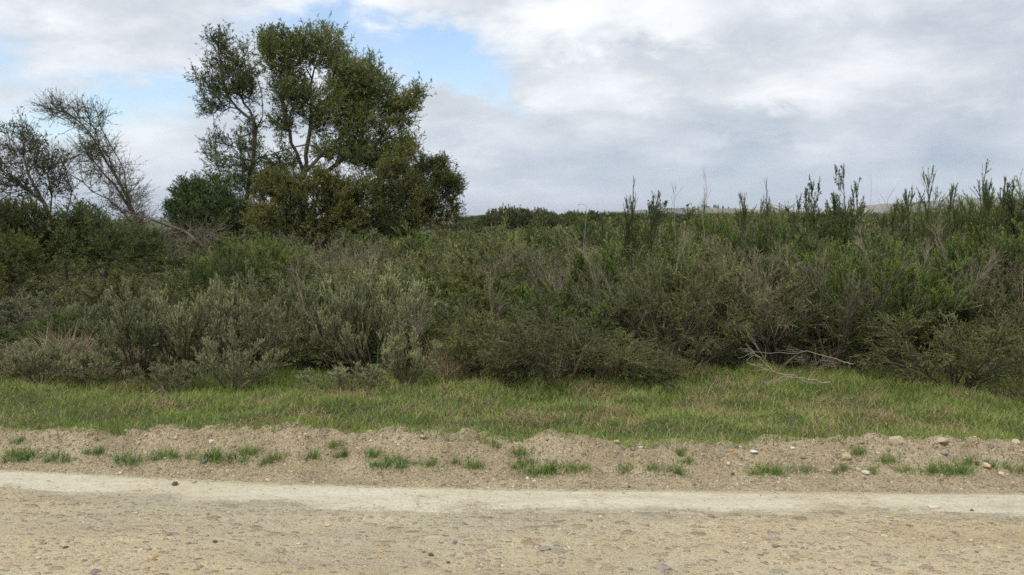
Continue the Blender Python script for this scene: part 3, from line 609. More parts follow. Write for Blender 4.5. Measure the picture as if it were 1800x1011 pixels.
def twiggy(seed):
    global rng; rng = np.random.default_rng(seed); r = rng
    s = fan(24, 46, 1.0, K=8, up=.06, wob=.09, r=r, Lv=.2); b = grow(s, 8, .25, 1, .42, ang=26, K=6, up=.15, wob=.08, r=r); c = grow(b, 6, .2, 1, .16, ang=30, K=4, up=.15, wob=.1, r=r); d = grow(c, 2, .2, 1, .07, ang=30, K=3, r=r)
    lv = [leaves(c, 8, .018, .0075, .1, 1, 40, tone=.5, tip=.3, r=r)]
    return plant('twiggy_shrub', [tubes(s, .006, .0022, 4, .6), tubes(b, .0028, .0015, 3, .75), tubes(c, .0016, .0012, 3, .8), tubes(d, .0014, .001, 3, .8)], lv, M['twig'], M['feather'])
def broad(seed, mat='olive'):
    global rng; rng = np.random.default_rng(seed); r = rng
    s = fan(14, 55, .85, K=7, up=.08, wob=.12, r=r); b = grow(s, 8, .3, 1, .36, ang=40, K=5, up=.2, wob=.12, r=r); c = grow(b, 5, .25, 1, .16, ang=40, K=4, up=.2, r=r)
    lv = [leaves(c, 26, .026, .010, .05, 1, 50, tri=False, tone=.5, tip=.25, fold=.12, r=r), leaves(b, 24, .026, .010, .3, 1, 50, tri=False, tone=.4, fold=.12, r=r)]
    return plant('leafy_shrub', [tubes(s, .012, .004, 4, .35), tubes(b, .004, .002, 3, .4), tubes(c, .002, .001, 3, .4)], lv, M['twig'], M[mat])
def spiky(seed):
    global rng; rng = np.random.default_rng(seed); r = rng
    s = fan(8, 34, .95, K=8, up=.08, wob=.10, r=r, Lv=.45); b = grow(s, 20, .35, .98, .27, ang=30, K=5, up=.12, wob=.10, r=r, taper=.3); c = grow(b, 4, .2, .9, .11, ang=28, K=3, up=.2, r=r)
    lv = [leaves(s, 420, .019, .0048, .35, 1, 36, tone=.45, tip=.4, r=r), leaves(b, 150, .018, .0048, .0, 1, 36, tone=.5, tip=.4, tv=.4, r=r), leaves(c, 50, .016, .0045, .0, 1, 38, tone=.5, tip=.3, r=r)]
    return plant('spiky_shrub', [tubes(s, .012, .003, 4, .3), tubes(b, .004, .002, 3, .35)], lv, M['twig'], M['spike'])
def straw_clump(seed):
    global rng; rng = np.random.default_rng(seed); r = rng
    n = 420; a = r.uniform(0, 6.28, n); q = .16 * np.sqrt(r.uniform(0, 1, n)); bl = blades(q * np.cos(a), q * np.sin(a), 0 * q - .02, r.uniform(.25, .62, n), r.uniform(.003, .0065, n), .30, .9, r.uniform(0, 1, n), r)
    root = bpy.data.objects.new('dry_grass_clump', mesh_np('dry_grass_clump', blade_blocks(bl), M['straw'])); COL.objects.link(root); return root
def dead_bush(seed):
    global rng; rng = np.random.default_rng(seed); r = rng
    s = fan(14, 70, .9, K=8, up=.02, wob=.12, r=r); b = grow(s, 7, .2, 1, .4, ang=35, K=6, up=.0, wob=.14, r=r); c = grow(b, 5, .2, 1, .17, ang=40, K=4, wob=.15, r=r)
    return plant('dead_shrub', [tubes(s, .010, .003, 4, .5), tubes(b, .004, .0018, 3, .6), tubes(c, .002, .0012, 3, .65)], None, M['pale'], None)
PROTO = {}
for nm, fn, seeds in (('silver', silver, (1, 2, 3)), ('feather', feather, (11, 12, 13, 14)), ('green', green, (21, 22, 23)), ('twiggy', twiggy, (31, 32, 33)), ('broad', broad, (41, 42)),
                      ('bdark', lambda s: broad(s, 'dark'), (45, 46)), ('spiky', spiky, (51, 52, 53)), ('straw', straw_clump, (61, 62)), ('dead', dead_bush, (71, 72))):
    PROTO[nm] = []
    for s in seeds:
        o = fn(s)
        mx_ = 0; wd_ = 0
        for ch in (list(o.children) or [o]):
            co = np.empty(len(ch.data.vertices) * 3, np.float32); ch.data.vertices.foreach_get('co', co); co = co.reshape(-1, 3); mx_ = max(mx_, np.percentile(co[:, 2], dict(spiky=99, green=98.8, feather=98.3, twiggy=98.6, silver=98.5, broad=97.5, bdark=97.5).get(nm, 99.3))); wd_ = max(wd_, np.percentile(np.abs(co[:, :2]), 98))
        PROTO[nm].append([o, mx_, wd_ * 2, False])
rng = np.random.default_rng(99); pick = random.Random(12)
def zg(X, Y): return float(verge_z(np.array([X]), np.array([Y]))[0])
CAT = dict(silver='shrub', feather='shrub', green='shrub', twiggy='shrub', broad='shrub', bdark='shrub', spiky='shrub', straw='dry grass', dead='dead shrub')
def put(kind, x, Y, top, w, label, group=None, rot=None, var=None, lean=(0, 0)):
    """stand a plant at depth Y below photo column x, tall enough for its top to reach photo row top, w metres wide"""
    i = pick.randrange(len(PROTO[kind])) if var is None else var
    pr = PROTO[kind][i]
    if not pr[3]: o = pr[0]; pr[3] = True
    else: o = dup(pr[0])
    X = at(x, 385, Y)[0]; z0 = zg(X, Y); h = at(x, top, Y)[2] - z0
    o.location = (X, Y, z0); sx = w / pr[2]; sx = max(sx, dict(spiky=.42, green=.6, twiggy=.55, feather=.5).get(kind, .4) * h / pr[1]); o.scale = (sx, sx, h / pr[1]); o.rotation_euler = (lean[0], lean[1], pick.uniform(0, 6.28) if rot is None else rot)
    return tag(o, label, CAT[kind], group)
# front row, each one told apart:  kind, column, depth, top row, width, label
FRONT = [
    ('silver', 60, 8.05, 605, .75, 'low silver grey shrub at the far left of the grass verge'),
    ('silver', 145, 8.1, 600, .95, 'rounded grey shrub in front of the clump of straw'),
    ('silver', 235, 8.4, 508, 1.0, 'tall grey shrub just right of the straw clump, with a bare dark stem'),
    ('silver', 330, 8.6, 505, 1.1, 'soft grey shrub between the straw clump and the dark brown one'),
    ('silver', 425, 8.5, 490, 1.0, 'dark greyish shrub standing behind the low pale plumes'),
    ('silver', 400, 7.95, 592, .8, 'low pale grey shrub with upright plumes at the left verge edge'),
    ('silver', 285, 7.9, 632, .6, 'smallest grey shrub low against the left verge'),
    ('silver', 535, 8.7, 560, .7, 'small brownish grey shrub between two larger silver ones'),
    ('silver', 590, 8.5, 500, .9, 'silver shrub with a plume leaning out to the left'),
    ('silver', 655, 8.35, 512, .95, 'tallest silver shrub, its plumes upright, left of the white lilies'),
    ('silver', 610, 7.75, 640, .75, 'low spreading silver shrub reaching out over the grass'),
    ('silver', 715, 8.0, 585, .55, 'narrow silver shrub beside the dry gap left of the green shrubs'),
    ('feather', 850, 8.35, 560, .9, 'drooping green shrub just right of the dry gap'),
    ('feather', 975, 8.05, 548, 1.15, 'feathery green shrub with pale tipped sprays at the centre'),
    ('feather', 1080, 8.1, 590, .95, 'dark feathery shrub with its sprays trailing in the verge grass'),
    ('feather', 1215, 8.5, 562, 1.0, 'arching green shrub left of the pale fallen branches'),
    ('feather', 905, 8.1, 600, .7, 'low green shrub whose sprays droop left of centre'),
    ('feather', 1150, 8.0, 622, .7, 'low green shrub at the verge right of centre'),
    ('feather', 1690, 8.0, 560, 1.4, 'broad bowed green shrub hanging over the verge at right'),
    ('feather', 1350, 8.9, 545, .8, 'soft green shrub behind the pale fallen branches'),
    ('feather', 1520, 8.8, 520, 1.1, 'light green shrub with level sprays right of the dead twigs'),
    ('feather', 1790, 8.3, 540, 1.0, 'green shrub at the far right edge of the thicket'),
    ('dead', 1440, 8.75, 600, .85, 'brown dead shrub collapsed at the verge on the right'),
    ('dead', 790, 8.9, 570, .6, 'small tangled dead shrub in the gap right of the silver shrubs'),
    ('straw', 100, 8.6, 560, .8, 'tall clump of straw coloured grass behind the low grey shrub'),
    ('straw', 25, 8.5, 605, .7, 'flattened straw clump at the far left'),
    ('straw', 760, 8.6, 575, .6, 'dry grass clump below the white lilies'),
    ('straw', 790, 8.2, 615, .5, 'brownish dry grass in the gap between the silver and green shrubs'),
    ('straw', 215, 8.3, 600, .5, 'small straw clump beside the tall grey shrub'),
]
for a in FRONT: put(a[0], a[1], a[2] - .42, a[3], a[4], a[5], 'shrubs along the edge of the verge' if a[0] not in ('straw',) else 'clumps of dry grass')
sky_x = [-200, 0, 120, 260, 350, 400, 640, 800, 900, 1000, 1100, 1300, 1400, 1500, 1600, 1700, 1800, 2000]
sky_y = [480, 472, 478, 470, 450, 418, 412, 420, 408, 398, 389, 378, 372, 368, 366, 362, 348, 342]
def skyl(x): return float(np.interp(x, sky_x, sky_y))
names = dict(silver='grey', feather='feathery green', green='upright green', twiggy='bare brown', broad='leafy olive', bdark='dark leafy', spiky='spiky green')
MARK = [(-999, 'below the thin leaved tree'), (110, 'below the leaning tree'), (250, 'below the fallen tree'), (330, 'below the dark bush'), (430, 'below the slender tree'), (520, 'below the tallest tree'), (620, 'below the flowering bushes'),
        (740, 'above the lilies'), (830, 'below the far copse'), (950, 'below the hooked stalk'), (1050, 'below the centre plume'), (1150, 'below the two stalks'), (1270, 'below the drooping plumes'), (1370, 'below the airy shrub'), (1480, 'below the forked stalk'), (1560, 'below the tallest spiky shrub'), (1650, 'below the slim spiky shrub'), (1730, 'at the right edge')]
def region(x): return [t for k, t in MARK if x >= k][-1]
def ordinals():
    """things of one kind in the same stretch are told apart by their order from the left"""
    by = {}
    for o in COL.objects:
        if o.parent is None and o.get('label') and o.get('group'): by.setdefault(o['label'], []).append(o)
    W = 'first second third fourth fifth sixth seventh eighth ninth tenth eleventh twelfth'.split()
    for lab, os_ in by.items():
        if len(os_) < 2 or len(os_) > 12: continue
        for w, o in zip(['left', 'right'] if len(os_) == 2 else W, sorted(os_, key=lambda q: q.location.x / max(q.location.y, 1))):
            o['label'] = lab + (f', the {w} one' if len(os_) == 2 else f', {w} from left')

rows = [(8.55, 105, 128, 1.1, 'first rank'), (9.2, 98, 78, 1.2, 'second rank'), (9.9, 92, 42, 1.3, 'third rank'), (10.8, 88, 22, 1.4, 'fourth rank'), (12.2, 84, 10, 1.55, 'fifth rank'), (14.5, 80, 4, 1.8, 'rear rank'), (19, 74, 4, 2.3, 'last rank')]

for ri, (D, spc, dy, w, rk) in enumerate(rows):
    x = -90 + (ri * 37) % 70
    while x < 2150:
        xx = x + pick.uniform(-25, 25)
        if xx < 380: wt = dict(feather=4, silver=2 if ri < 3 else 0, broad=2 if ri > 1 else .5, twiggy=1.3, bdark=1, green=2)
        elif xx < 850: wt = dict(feather=3, green=4, twiggy=1.8, silver=1 if ri < 2 else 0, broad=1)
        elif xx < 1200: wt = dict(feather=4, green=2.5, twiggy=2.6 if ri < 4 else 1.2, broad=.6)
        else: wt = dict(feather=3, green=4, twiggy=3.2 if ri < 4 else 1.2, bdark=1)
        k = pick.choices(list(wt), list(wt.values()))[0]
        lim = float(np.interp(xx, [0, 350, 700, 1000, 1800], [1.0, 1.15, .95, .66, .55]))
        put(k, xx, D + pick.uniform(-.35, .35), skyl(xx) + dy * lim + pick.uniform(-10, 16) * (1.6 if ri < 4 else .7) + (10 if xx > 1150 and k in ('green', 'twiggy') else 0), w * pick.uniform(.85, 1.2) * (1.2 if xx > 900 else 1), f'{names[k]} shrub in the {rk} {region(xx)}', f'{names[k]} shrubs of the thicket')
        x += spc * pick.uniform(.8, 1.15)
for D, tp, w, rk in ((16.8, 446, 2.2, 'front'), (21.5, 428, 2.8, 'middle'), (27, 414, 3.2, 'rear')):
    for x in np.arange(-120, 420 if D < 20 else 800, 1500 * w * .5 / D):
        put(pick.choice(('feather', 'bdark', 'broad', 'green')), x, D, tp + pick.uniform(-6, 8), w, f'shaded shrub in the {rk} row of scrub ' + region(x).replace('below', 'under').replace('above the lilies', 'right of the tallest tree'), 'shaded scrub under the trees')
# plants that break the skyline
TALL = [
    ('spiky', 1108, 9.9, 342, .3, 'spiky green shrub with one narrow plume on the skyline at the centre'),
    ('spiky', 1345, 10.2, 346, .4, 'spiky shrub with drooping plumes on the skyline right of the dead stalks'),
    ('broad', 1405, 10.6, 345, .35, 'airy round leaved shrub on the skyline, first of the pair'),
    ('bdark', 1455, 10.4, 350, .4, 'dense leafy shrub on the skyline beside the airy one'),
    ('broad', 1512, 10.8, 356, .5, 'low leafy shrub on the skyline left of the tallest spiky shrub'),
    ('spiky', 1602, 9.7, 315, .7, 'tallest spiky shrub, leaning right above the thicket'),
    ('spiky', 1568, 10.4, 370, .4, 'spiky shrub at the left foot of the tallest one'),
    ('spiky', 1700, 9.9, 356, .35, 'slim spiky shrub between the tallest one and the right edge'),
    ('spiky', 1768, 9.4, 316, 1.0, 'large dark spiky shrub near the right edge'),
    ('spiky', 1805, 9.7, 338, .8, 'spiky shrub cut by the right edge'),
    ('green', 1740, 10.2, 358, 1.0, 'upright green shrub between the spiky shrubs at right'),
    ('green', 1235, 10.6, 376, 1.0, 'green shrub below the tall dead stalks'),
]
for a in TALL: put(*a[:5], a[5], 'shrubs that break the skyline')

# dead stalks, fallen branches, lilies
def stalk(name, pts, Y, r0, r1, label, cat, mat, n=10, L=.16, n2=3, ang=30, leafn=0, lmat=None, up=.15, group=None, side=4):
    P = np.array([at(x, y, Y) for x, y in pts]); X0 = P[0].copy(); z0 = X0[2]
    K = 12; m = resample(P - X0, K)[None] + np.concatenate([np.zeros((1, 1, 3)), np.cumsum(rng.normal(0, .014, (1, K - 1, 3)), 1)], 1)
    o = thing(name, label, cat, X0, group)
    bl = [tubes(m, r0, r1, side, .6)]
    if n:
        b = grow(m, n, .25, 1, L, ang=ang, K=5, up=up, wob=.1, taper=.6); bl.append(tubes(b, r1 * .9, r1 * .5, 3, .6))
        if n2: c = grow(b, n2, .2, 1, L * .4, ang=ang, K=4, up=up); bl.append(tubes(c, r1 * .55, r1 * .4, 3, .6))
        else: c = b
        if leafn: obj('foliage', mesh_np('foliage', [leaves(c, leafn, .03, .009, tri=False)], lmat), o)
    obj('stems', mesh_np('stems', bl, mat), o); return o
GY = lambda x, Y: 505.5 + (math.tan(math.atan2(EYE - .25, Y) - PITCH)) * FPX
stalk('dead_stalk', [(1235, GY(1230, 10), ), (1232, 450), (1226, 380), (1230, 345), (1226, 313)], 10, .006, .0016, 'tallest bare stalk on the skyline, right one of the pair', 'dead stalk', M['pale'], 16, .30, 4, 22, group='bare stalks on the skyline')
stalk('dead_stalk', [(1195, GY(1190, 10), ), (1190, 450), (1186, 370), (1180, 330)], 10, .006, .0016, 'shorter bare stalk on the skyline, left one of the pair', 'dead stalk', M['pale'], 14, .26, 4, 24, group='bare stalks on the skyline')
stalk('dead_stalk', [(1025, GY(1025, 10.5), ), (1026, 430), (1032, 385), (1031, 362), (1024, 358), (1017, 364)], 10.5, .005, .002, 'hooked bare stalk bent over at its tip, left of centre spiky plume', 'dead stalk', M['pale'], 6, .12, 0, 30, group='bare stalks on the skyline')
stalk('dead_stalk', [(1515, GY(1515, 11), ), (1520, 400), (1524, 350), (1523, 312)], 11, .004, .0012, 'thin straight stalk above the low leafy shrub on the skyline', 'dead stalk', M['twig'], 3, .12, 0, 25, group='bare stalks on the skyline')
stalk('dead_stalk', [(1545, GY(1545, 11), ), (1548, 400), (1552, 360), (1566, 334)], 11, .005, .002, 'forked grey stalk left of the tallest spiky shrub', 'dead stalk', M['twig'], 5, .35, 2, 30, group='bare stalks on the skyline')
stalk('dead_stalk', [(1372, GY(1372, 10.6), ), (1371, 400), (1370, 346)], 10.6, .006, .004, 'short stub of a stalk right of the drooping spiky plumes', 'dead stalk', M['twig'], 0, group='bare stalks on the skyline')
stalk('dead_stalk', [(1660, GY(1630, 9.6), ), (1650, 420), (1632, 350), (1622, 335)], 9.6, .005, .0015, 'pale stalk leaning against the tallest spiky shrub', 'dead stalk', M['pale'], 10, .22, 2, 22, group='bare stalks on the skyline')
for i, (x0, x1, yt, Y, lb) in enumerate([(1460, 1440, 430, 9.0, 'pale bare branch standing in the green shrubs, right of centre'), (1570, 1520, 420, 9.0, 'pale bare branch leaning left in front of the right thicket'), (1180, 1085, 520, 9.1, 'pale twig leaning left behind the arching green shrub'),
        (1150, 1190, 440, 9.2, 'slender pale twigs rising right of the centre'), (1640, 1740, 470, 8.8, 'pale twigs sweeping up to the right'), (1450, 1350, 440, 9.1, 'long pale twig leaning left towards the middle thicket'), (1000, 960, 470, 9.3, 'pale upright twigs among the centre shrubs'), (1740, 1660, 400, 9.0, 'pale twig leaning left at the right end'),
        (735, 725, 540, 8.4, 'pale dry stems left of the white lilies'), (855, 850, 500, 9.0, 'thin pale stem right of the white lilies'), (560, 520, 480, 9.0, 'thin dry twig leaning left over the silver shrubs'), (1090, 1030, 430, 9.4, 'sheaf of pale twigs leaning left at centre'), (1590, 1630, 450, 8.8, 'pale spray of dead twigs left of the bowed green shrub')]):
    Y -= .55; gy = GY(x0, Y); stalk('dead_branch', [(x0, gy), (x0 * .6 + x1 * .4, gy * .55 + yt * .45), (x1, yt)], Y, .0034, .0014, lb, 'dead branch', M['pale'], 20, .34, 6, 18, up=.14, group='bare pale branches standing in the thicket')
stalk('fallen_branch', [(1440, 680), (1390, 652), (1345, 635), (1305, 603)], 7.45, .008, .0025, 'long pale fallen branch lying out over the verge grass', 'branch', M['pale'], 6, .3, 3, 28, up=0, group='fallen branches at the verge')
stalk('fallen_branch', [(1500, 640), (1430, 612), (1330, 606)], 7.6, .005, .0018, 'pale fallen branch lying level above the long one', 'branch', M['pale'], 6, .3, 3, 30, up=.05, group='fallen branches at the verge')
stalk('fallen_branch', [(1460, 672), (1400, 668), (1350, 672)], 7.2, .006, .002, 'thin fallen twig flat in the grass below the dead shrub', 'branch', M['pale'], 3, .2, 0, 30, up=0, group='fallen branches at the verge')
stalk('stick', [(1800, 836), (1772, 833)], 5.45, .005, .003, 'dark stick on the bank at the far right edge', 'stick', M['bark'], 0)
stalk('stick', [(1478, 824), (1456, 814)], 5.62, .004, .0025, 'pale short stick on the right of the bank', 'stick', M['pale'], 0)
stalk('stick', [(906, 831), (925, 830)], 5.55, .004, .0025, 'brown twig on the bank beside the widest grass tuft', 'stick', M['bark'], 0)

def lily(x, y, Y, nf, label):
    p = at(x, y, Y); z0 = zg(p[0], Y); h = p[2] - z0; o = thing('arum_lily', label, 'lily', (p[0], Y, z0)); lv = []; st = []; fl = []; sp_ = []
    for i in range(26):
        a = rng.uniform(0, 6.28); t = rng.uniform(.2, .8); d = np.array([math.cos(a) * math.sin(t), math.sin(a) * math.sin(t), math.cos(t)]); L = h * rng.uniform(.5, .95)
        P = walk(np.zeros((1, 3)), d[None], np.array([L]), 6, .02, .05); st.append(tubes(P, .005, .003, 4, .5))
        e = P[0, -1]; dd = nrm(P[0, -1] - P[0, -2] + np.array([math.cos(a), math.sin(a), -.3]) * .12)[None][0]; sd_ = nrm(np.cross(dd, [0, 0, 1])); l, w = rng.uniform(.10, .16), rng.uniform(.03, .05)
        pr = [(0, .25), (.12, .95), (.35, 1), (.6, .75), (.85, .3), (1, .03)]; V = []
        for t_, w_ in pr:
            c = e + dd * l * t_ + np.array([0, 0, -.05]) * t_ ** 2; V += [c + sd_ * w * w_ * .7 + [0, 0, .012], c, c - sd_ * w * w_ * .7 + [0, 0, .012]]
        F = [[3 * k + j, 3 * k + j + 1, 3 * k + j + 4, 3 * k + j + 3] for k in range(5) for j in (0, 1)]; lv.append((np.array(V), np.array(F), np.full(10, rng.uniform(.2, .8))))
    for i in range(nf):
        c0 = np.array([rng.uniform(-.10, .10), -.12 + rng.uniform(-.06, .03), h * rng.uniform(.92, 1.08)]); P = resample([[0, 0, 0], c0 * [.4, .4, .6], c0], 6)[None]; st.append(tubes(P, .005, .004, 4, .6))
        V, F = [], []; nn = 14
        for k, (hh, rr) in enumerate(((0, .003), (.012, .005), (.022, .009), (.029, .015))):
            for j in range(nn):
                a = 2 * math.pi * j / nn; lip = (1 + .5 * max(0, math.cos(a))) if k == 3 else 1; V.append(c0 + [rr * lip * math.cos(a), rr * math.sin(a) - hh * .3, hh + (.008 * math.cos(a) if k > 1 else 0)])
        for k in range(3): F += [[k * nn + j, k * nn + (j + 1) % nn, (k + 1) * nn + (j + 1) % nn, (k + 1) * nn + j] for j in range(nn)]
        fl.append((np.array(V), np.array(F), np.full(len(F), .6))); sp_.append(tubes(resample([c0, c0 + [0, -.006, .024]], 4)[None], .003, .002, 5, .8))
    obj('stems', mesh_np('stems', st, M['green']), o); obj('leaves', mesh_np('leaves', lv, M['dark']), o)
    for f_, s_ in zip(fl, sp_): q = obj('flower', mesh_np('flower', [f_], M['white'], smooth=True), o); obj('spadix', mesh_np('spadix', [s_], M['yellow']), q)
lily(778, 541, 8.45, 3, 'arum lily with white flowers in the gap beside the silver shrubs')
lily(1253, 486, 8.9, 2, 'arum lily with white flowers high in the thicket right of centre')

# ------------------------------------------------------------------ trees
def tree(name, trunk, blobs, Y, label, n_clu, lmat, bark='bark', r_trunk=.09, leaf=(.07, .016), per=(4, 9), twig=.28, depth=.8, seed=0, group=None, ybase=None, tipk=1.0, yellow=0, cat='tree', up=.25, wind=(0, 0, 0), min_d=.16, tone=.5, lname='crown', jit=.05, alpha=.35):
    """trunk: list of polylines in photo pixels (first point of the first is at the ground); blobs: (x, y, rx, ry) of the crown"""
    global rng; rng = np.random.default_rng(seed); r = rng
    base = at(trunk[0][0][0], trunk[0][0][1], Y); base[2] = zg(base[0], Y) - .05
    nodes = []; par = []
    def chain(pts, attach=None):
        pts = resample(pts, max(3, int(np.linalg.norm(np.diff(pts, axis=0), axis=1).sum() / .22)))
        prev = attach
        for i, p in enumerate(pts):
            if i == 0 and attach is not None: continue
            nodes.append(p + (r.normal(0, .02, 3) if i else 0)); par.append(-1 if prev is None else prev); prev = len(nodes) - 1
    for k, tl in enumerate(trunk):
        ofs = 0 if k == 0 else r.uniform(-.5, .5) * depth * .6
        pts = np.array([at(x, y, Y) for x, y in tl]); pts[:, 1] += np.linspace(0, ofs, len(pts))
        if k == 0: pts[0] = base; chain(pts)
        else:
            A = np.array(nodes); j = int(np.argmin(np.linalg.norm(A - pts[0], axis=1))); pts[0] = nodes[j]; chain(pts, j)
    nchain = len(nodes)
    att = []; area = np.array([b[2] * b[3] for b in blobs], float) ** .8; area /= area.sum()
    while len(att) < n_clu:
        b = blobs[r.choice(len(blobs), p=area)]; v = nrm(r.normal(0, 1, 3)) * r.uniform(0, 1) ** .36 * r.uniform(.75, 1.13)
        p = at(b[0] + v[0] * b[2] * .93, b[1] - v[2] * b[3] * .93, Y); p[1] += v[1] * min(b[2], 70) / FPX * Y * depth * 1.3
        if p[2] < base[2] + .15: p[2] = base[2] + .15 + r.uniform(0, .3)
        att.append(p)
    att = np.array(att); t0 = np.array(nodes[len(nodes) // 2]); att = att[np.argsort(np.linalg.norm(att - t0, axis=1))]
    depthn = [0.0] * len(nodes)
    for i, pa in enumerate(par): depthn[i] = 0 if pa < 0 else depthn[pa] + float(np.linalg.norm(nodes[i] - nodes[pa]))
    tips = []
    for a in att:
        A = np.array(nodes); dv = a - A; d = np.linalg.norm(dv, axis=1); dn = np.array(depthn)
        cost = d + alpha * dn + .6 * np.maximum(0, -dv[:, 2]) ; j = int(np.argmin(cost)); L = d[j]
        if L < .04: tips.append(j); continue
        ns = max(1, int(L / .22)); p0 = A[j]; bow = r.normal(0, .09 * L, 3) - np.array([0, 0, .06 * L]); prev = j
        for k in range(1, ns + 1):
            t = k / ns; q = p0 + (a - p0) * t + bow * 4 * t * (1 - t); nodes.append(q); par.append(prev); depthn.append(depthn[prev] + float(np.linalg.norm(q - nodes[prev]))); prev = len(nodes) - 1
        tips.append(prev)
    A = np.array(nodes); par_ = np.array(par); w = np.zeros(len(A)); w[:nchain] = .012 * n_clu; w[tips] += 1
    for i in range(len(A) - 1, 0, -1):
        if par_[i] >= 0: w[par_[i]] += max(w[i], .5)
    rad = r_trunk * (np.maximum(w, .7) / w[0]) ** .46; rad = np.maximum(rad, .003)
    i = np.arange(1, len(A)); i = i[par_[1:] >= 0]
    seg = np.stack([A[par_[i]], A[i]], 1); bl = [tubes(seg, np.minimum(rad[par_[i]], rad[i] * 1.35), rad[i], 6 if r_trunk > .05 else 4, .5, .15)]
    ti = np.array(tips); tp = par_[ti]; ok = tp >= 0; ti, tp = ti[ok], tp[ok]
    Pt = np.stack([A[tp], (A[tp] + A[ti]) / 2, A[ti]], 1)
    tw = grow(Pt, per[0], .2, 1, twig, ang=45, angv=18, K=5, up=up, wob=.14, taper=.1, bias=wind)
    bl2 = tubes(tw, .0035, .0015, 3, .5)
    o = thing(name, label, cat, base, group)
    sh = lambda bls: [(b[0] - base, *b[1:]) for b in bls]
    obj('trunk', mesh_np('trunk', sh(bl), M[bark], smooth=True), o)
    # leaf tone drifts from one bough to the next
    cl = fbm(tw[:, 0, 0] * 1.6 + 50, tw[:, 0, 2] * 1.6 + tw[:, 0, 1], 131 + seed)
    lb = leaves(tw, per[1], leaf[0], leaf[1], .1, 1, 42, tri=False, tone=tone, tv=.35, fold=.1); tn = np.clip(lb[2] + np.repeat((cl - .5) * 1.1, per[1]), 0, 1)
    if per[1]: obj(lname, mesh_np(lname, sh([(lb[0], lb[1], tn), bl2]), [M[lmat], M[bark]]), o)
    else: obj('twigs', mesh_np('twigs', sh([bl2]), M[bark]), o)
    if yellow:
        k = r.choice(len(tw), yellow, False); P = tw[k][:, 2:]; q = (P[:, None, -1] + r.normal(0, .05, (yellow, 14, 3))).reshape(-1, 3)
        b = pebbles(q, r.uniform(.014, .034, len(q)), 1.0, r); tag(obj('flowers', mesh_np('flowers', sh([b]), M['yellow']), o), kind='stuff')
    return o
tree('broadleaf_tree', [[(528, 470), (532, 400), (530, 330), (540, 280), (545, 235), (548, 180), (552, 120)], [(535, 300), (510, 240), (500, 180), (495, 120)], [(535, 310), (590, 250), (625, 205), (650, 160)], [(530, 330), (600, 280), (670, 250), (715, 225)], [(650, 235), (695, 205), (722, 180), (740, 165)], [(542, 262), (500, 262), (465, 272)]],
     [(500, 100, 52, 48), (560, 92, 50, 42), (610, 130, 50, 42), (655, 165, 46, 46), (600, 185, 60, 50), (515, 165, 42, 45), (640, 225, 66, 38), (690, 205, 30, 32), (560, 220, 30, 22), (705, 265, 32, 28), (610, 270, 70, 25), (660, 280, 60, 24), (712, 192, 20, 9), (734, 168, 10, 9), (722, 182, 18, 10), (470, 85, 18, 20), (495, 225, 25, 22), (495, 290, 34, 26), (690, 290, 50, 30)],
     22, 'tallest tree, with a broad rounded crown of narrow leaves', 1050, 'wattle', seed=3, r_trunk=.10, per=(5, 11), leaf=(.10, .021), twig=.42, up=.35, tone=.56)
tree('slender_tree', [[(418, 470), (420, 410), (434, 340), (447, 280), (450, 240), (446, 205), (430, 180)], [(448, 240), (462, 190), (455, 140)], [(447, 205), (412, 185), (395, 150), (388, 100)], [(446, 280), (410, 275), (380, 268)]],
     [(383, 78, 14, 20), (392, 105, 28, 30), (402, 140, 40, 34), (425, 115, 24, 38), (385, 170, 38, 28), (425, 165, 28, 30), (372, 198, 22, 14), (352, 136, 12, 6), (440, 150, 15, 35), (392, 252, 38, 20), (440, 225, 16, 20), (440, 265, 28, 20), (375, 275, 28, 16), (430, 295, 45, 32), (440, 332, 34, 34), (400, 310, 32, 25)],
     21, 'slender tree with a bare pale fork left of the tallest tree', 340, 'wattle', seed=5, r_trunk=.062, per=(4, 10), leaf=(.09, .019), twig=.38, up=.35, tone=.56)
tree('dense_bush', [[(372, 470), (370, 410), (372, 370)], [(372, 400), (335, 370), (325, 345)], [(372, 400), (410, 370)]],
     [(335, 340, 34, 26), (375, 345, 52, 40), (345, 375, 50, 40), (405, 375, 45, 40), (370, 405, 70, 28), (310, 375, 14, 25)], 19.5, 'dense dark green bush at the left foot of the trees', 420, 'dark', seed=6, r_trunk=.07, per=(6, 14), leaf=(.06, .016), twig=.24, cat='bush', ybase=1, depth=1, lname='foliage')
tree('flowering_bush', [[(560, 470), (560, 420), (555, 380)], [(558, 420), (500, 385), (480, 370)], [(558, 420), (620, 380)]],
     [(480, 375, 52, 38), (540, 352, 52, 42), (590, 345, 44, 42), (520, 400, 95, 30), (610, 390, 45, 40), (570, 310, 36, 20), (470, 332, 34, 30), (505, 322, 30, 26)], 18.5, 'olive bush dotted with yellow under the tallest tree', 560, 'olive', seed=7, r_trunk=.07, per=(6, 13), leaf=(.065, .016), twig=.24, cat='bush', depth=1, yellow=60, lname='foliage')
tree('flowering_bush', [[(720, 470), (715, 420), (712, 370)], [(716, 420), (670, 370), (650, 350)], [(716, 420), (765, 370), (785, 340)]],
     [(655, 345, 48, 42), (705, 325, 46, 40), (745, 350, 46, 34), (700, 385, 100, 34), (780, 322, 26, 22), (745, 297, 24, 18), (770, 290, 14, 16), (800, 330, 14, 14), (690, 300, 25, 18), (788, 365, 20, 35)], 18.8, 'wide bush with yellow flowers right of the tallest tree', 600, 'olive', seed=8, tone=.60, r_trunk=.07, per=(6, 11), leaf=(.065, .016), twig=.26, cat='bush', depth=1, yellow=90, lname='foliage')
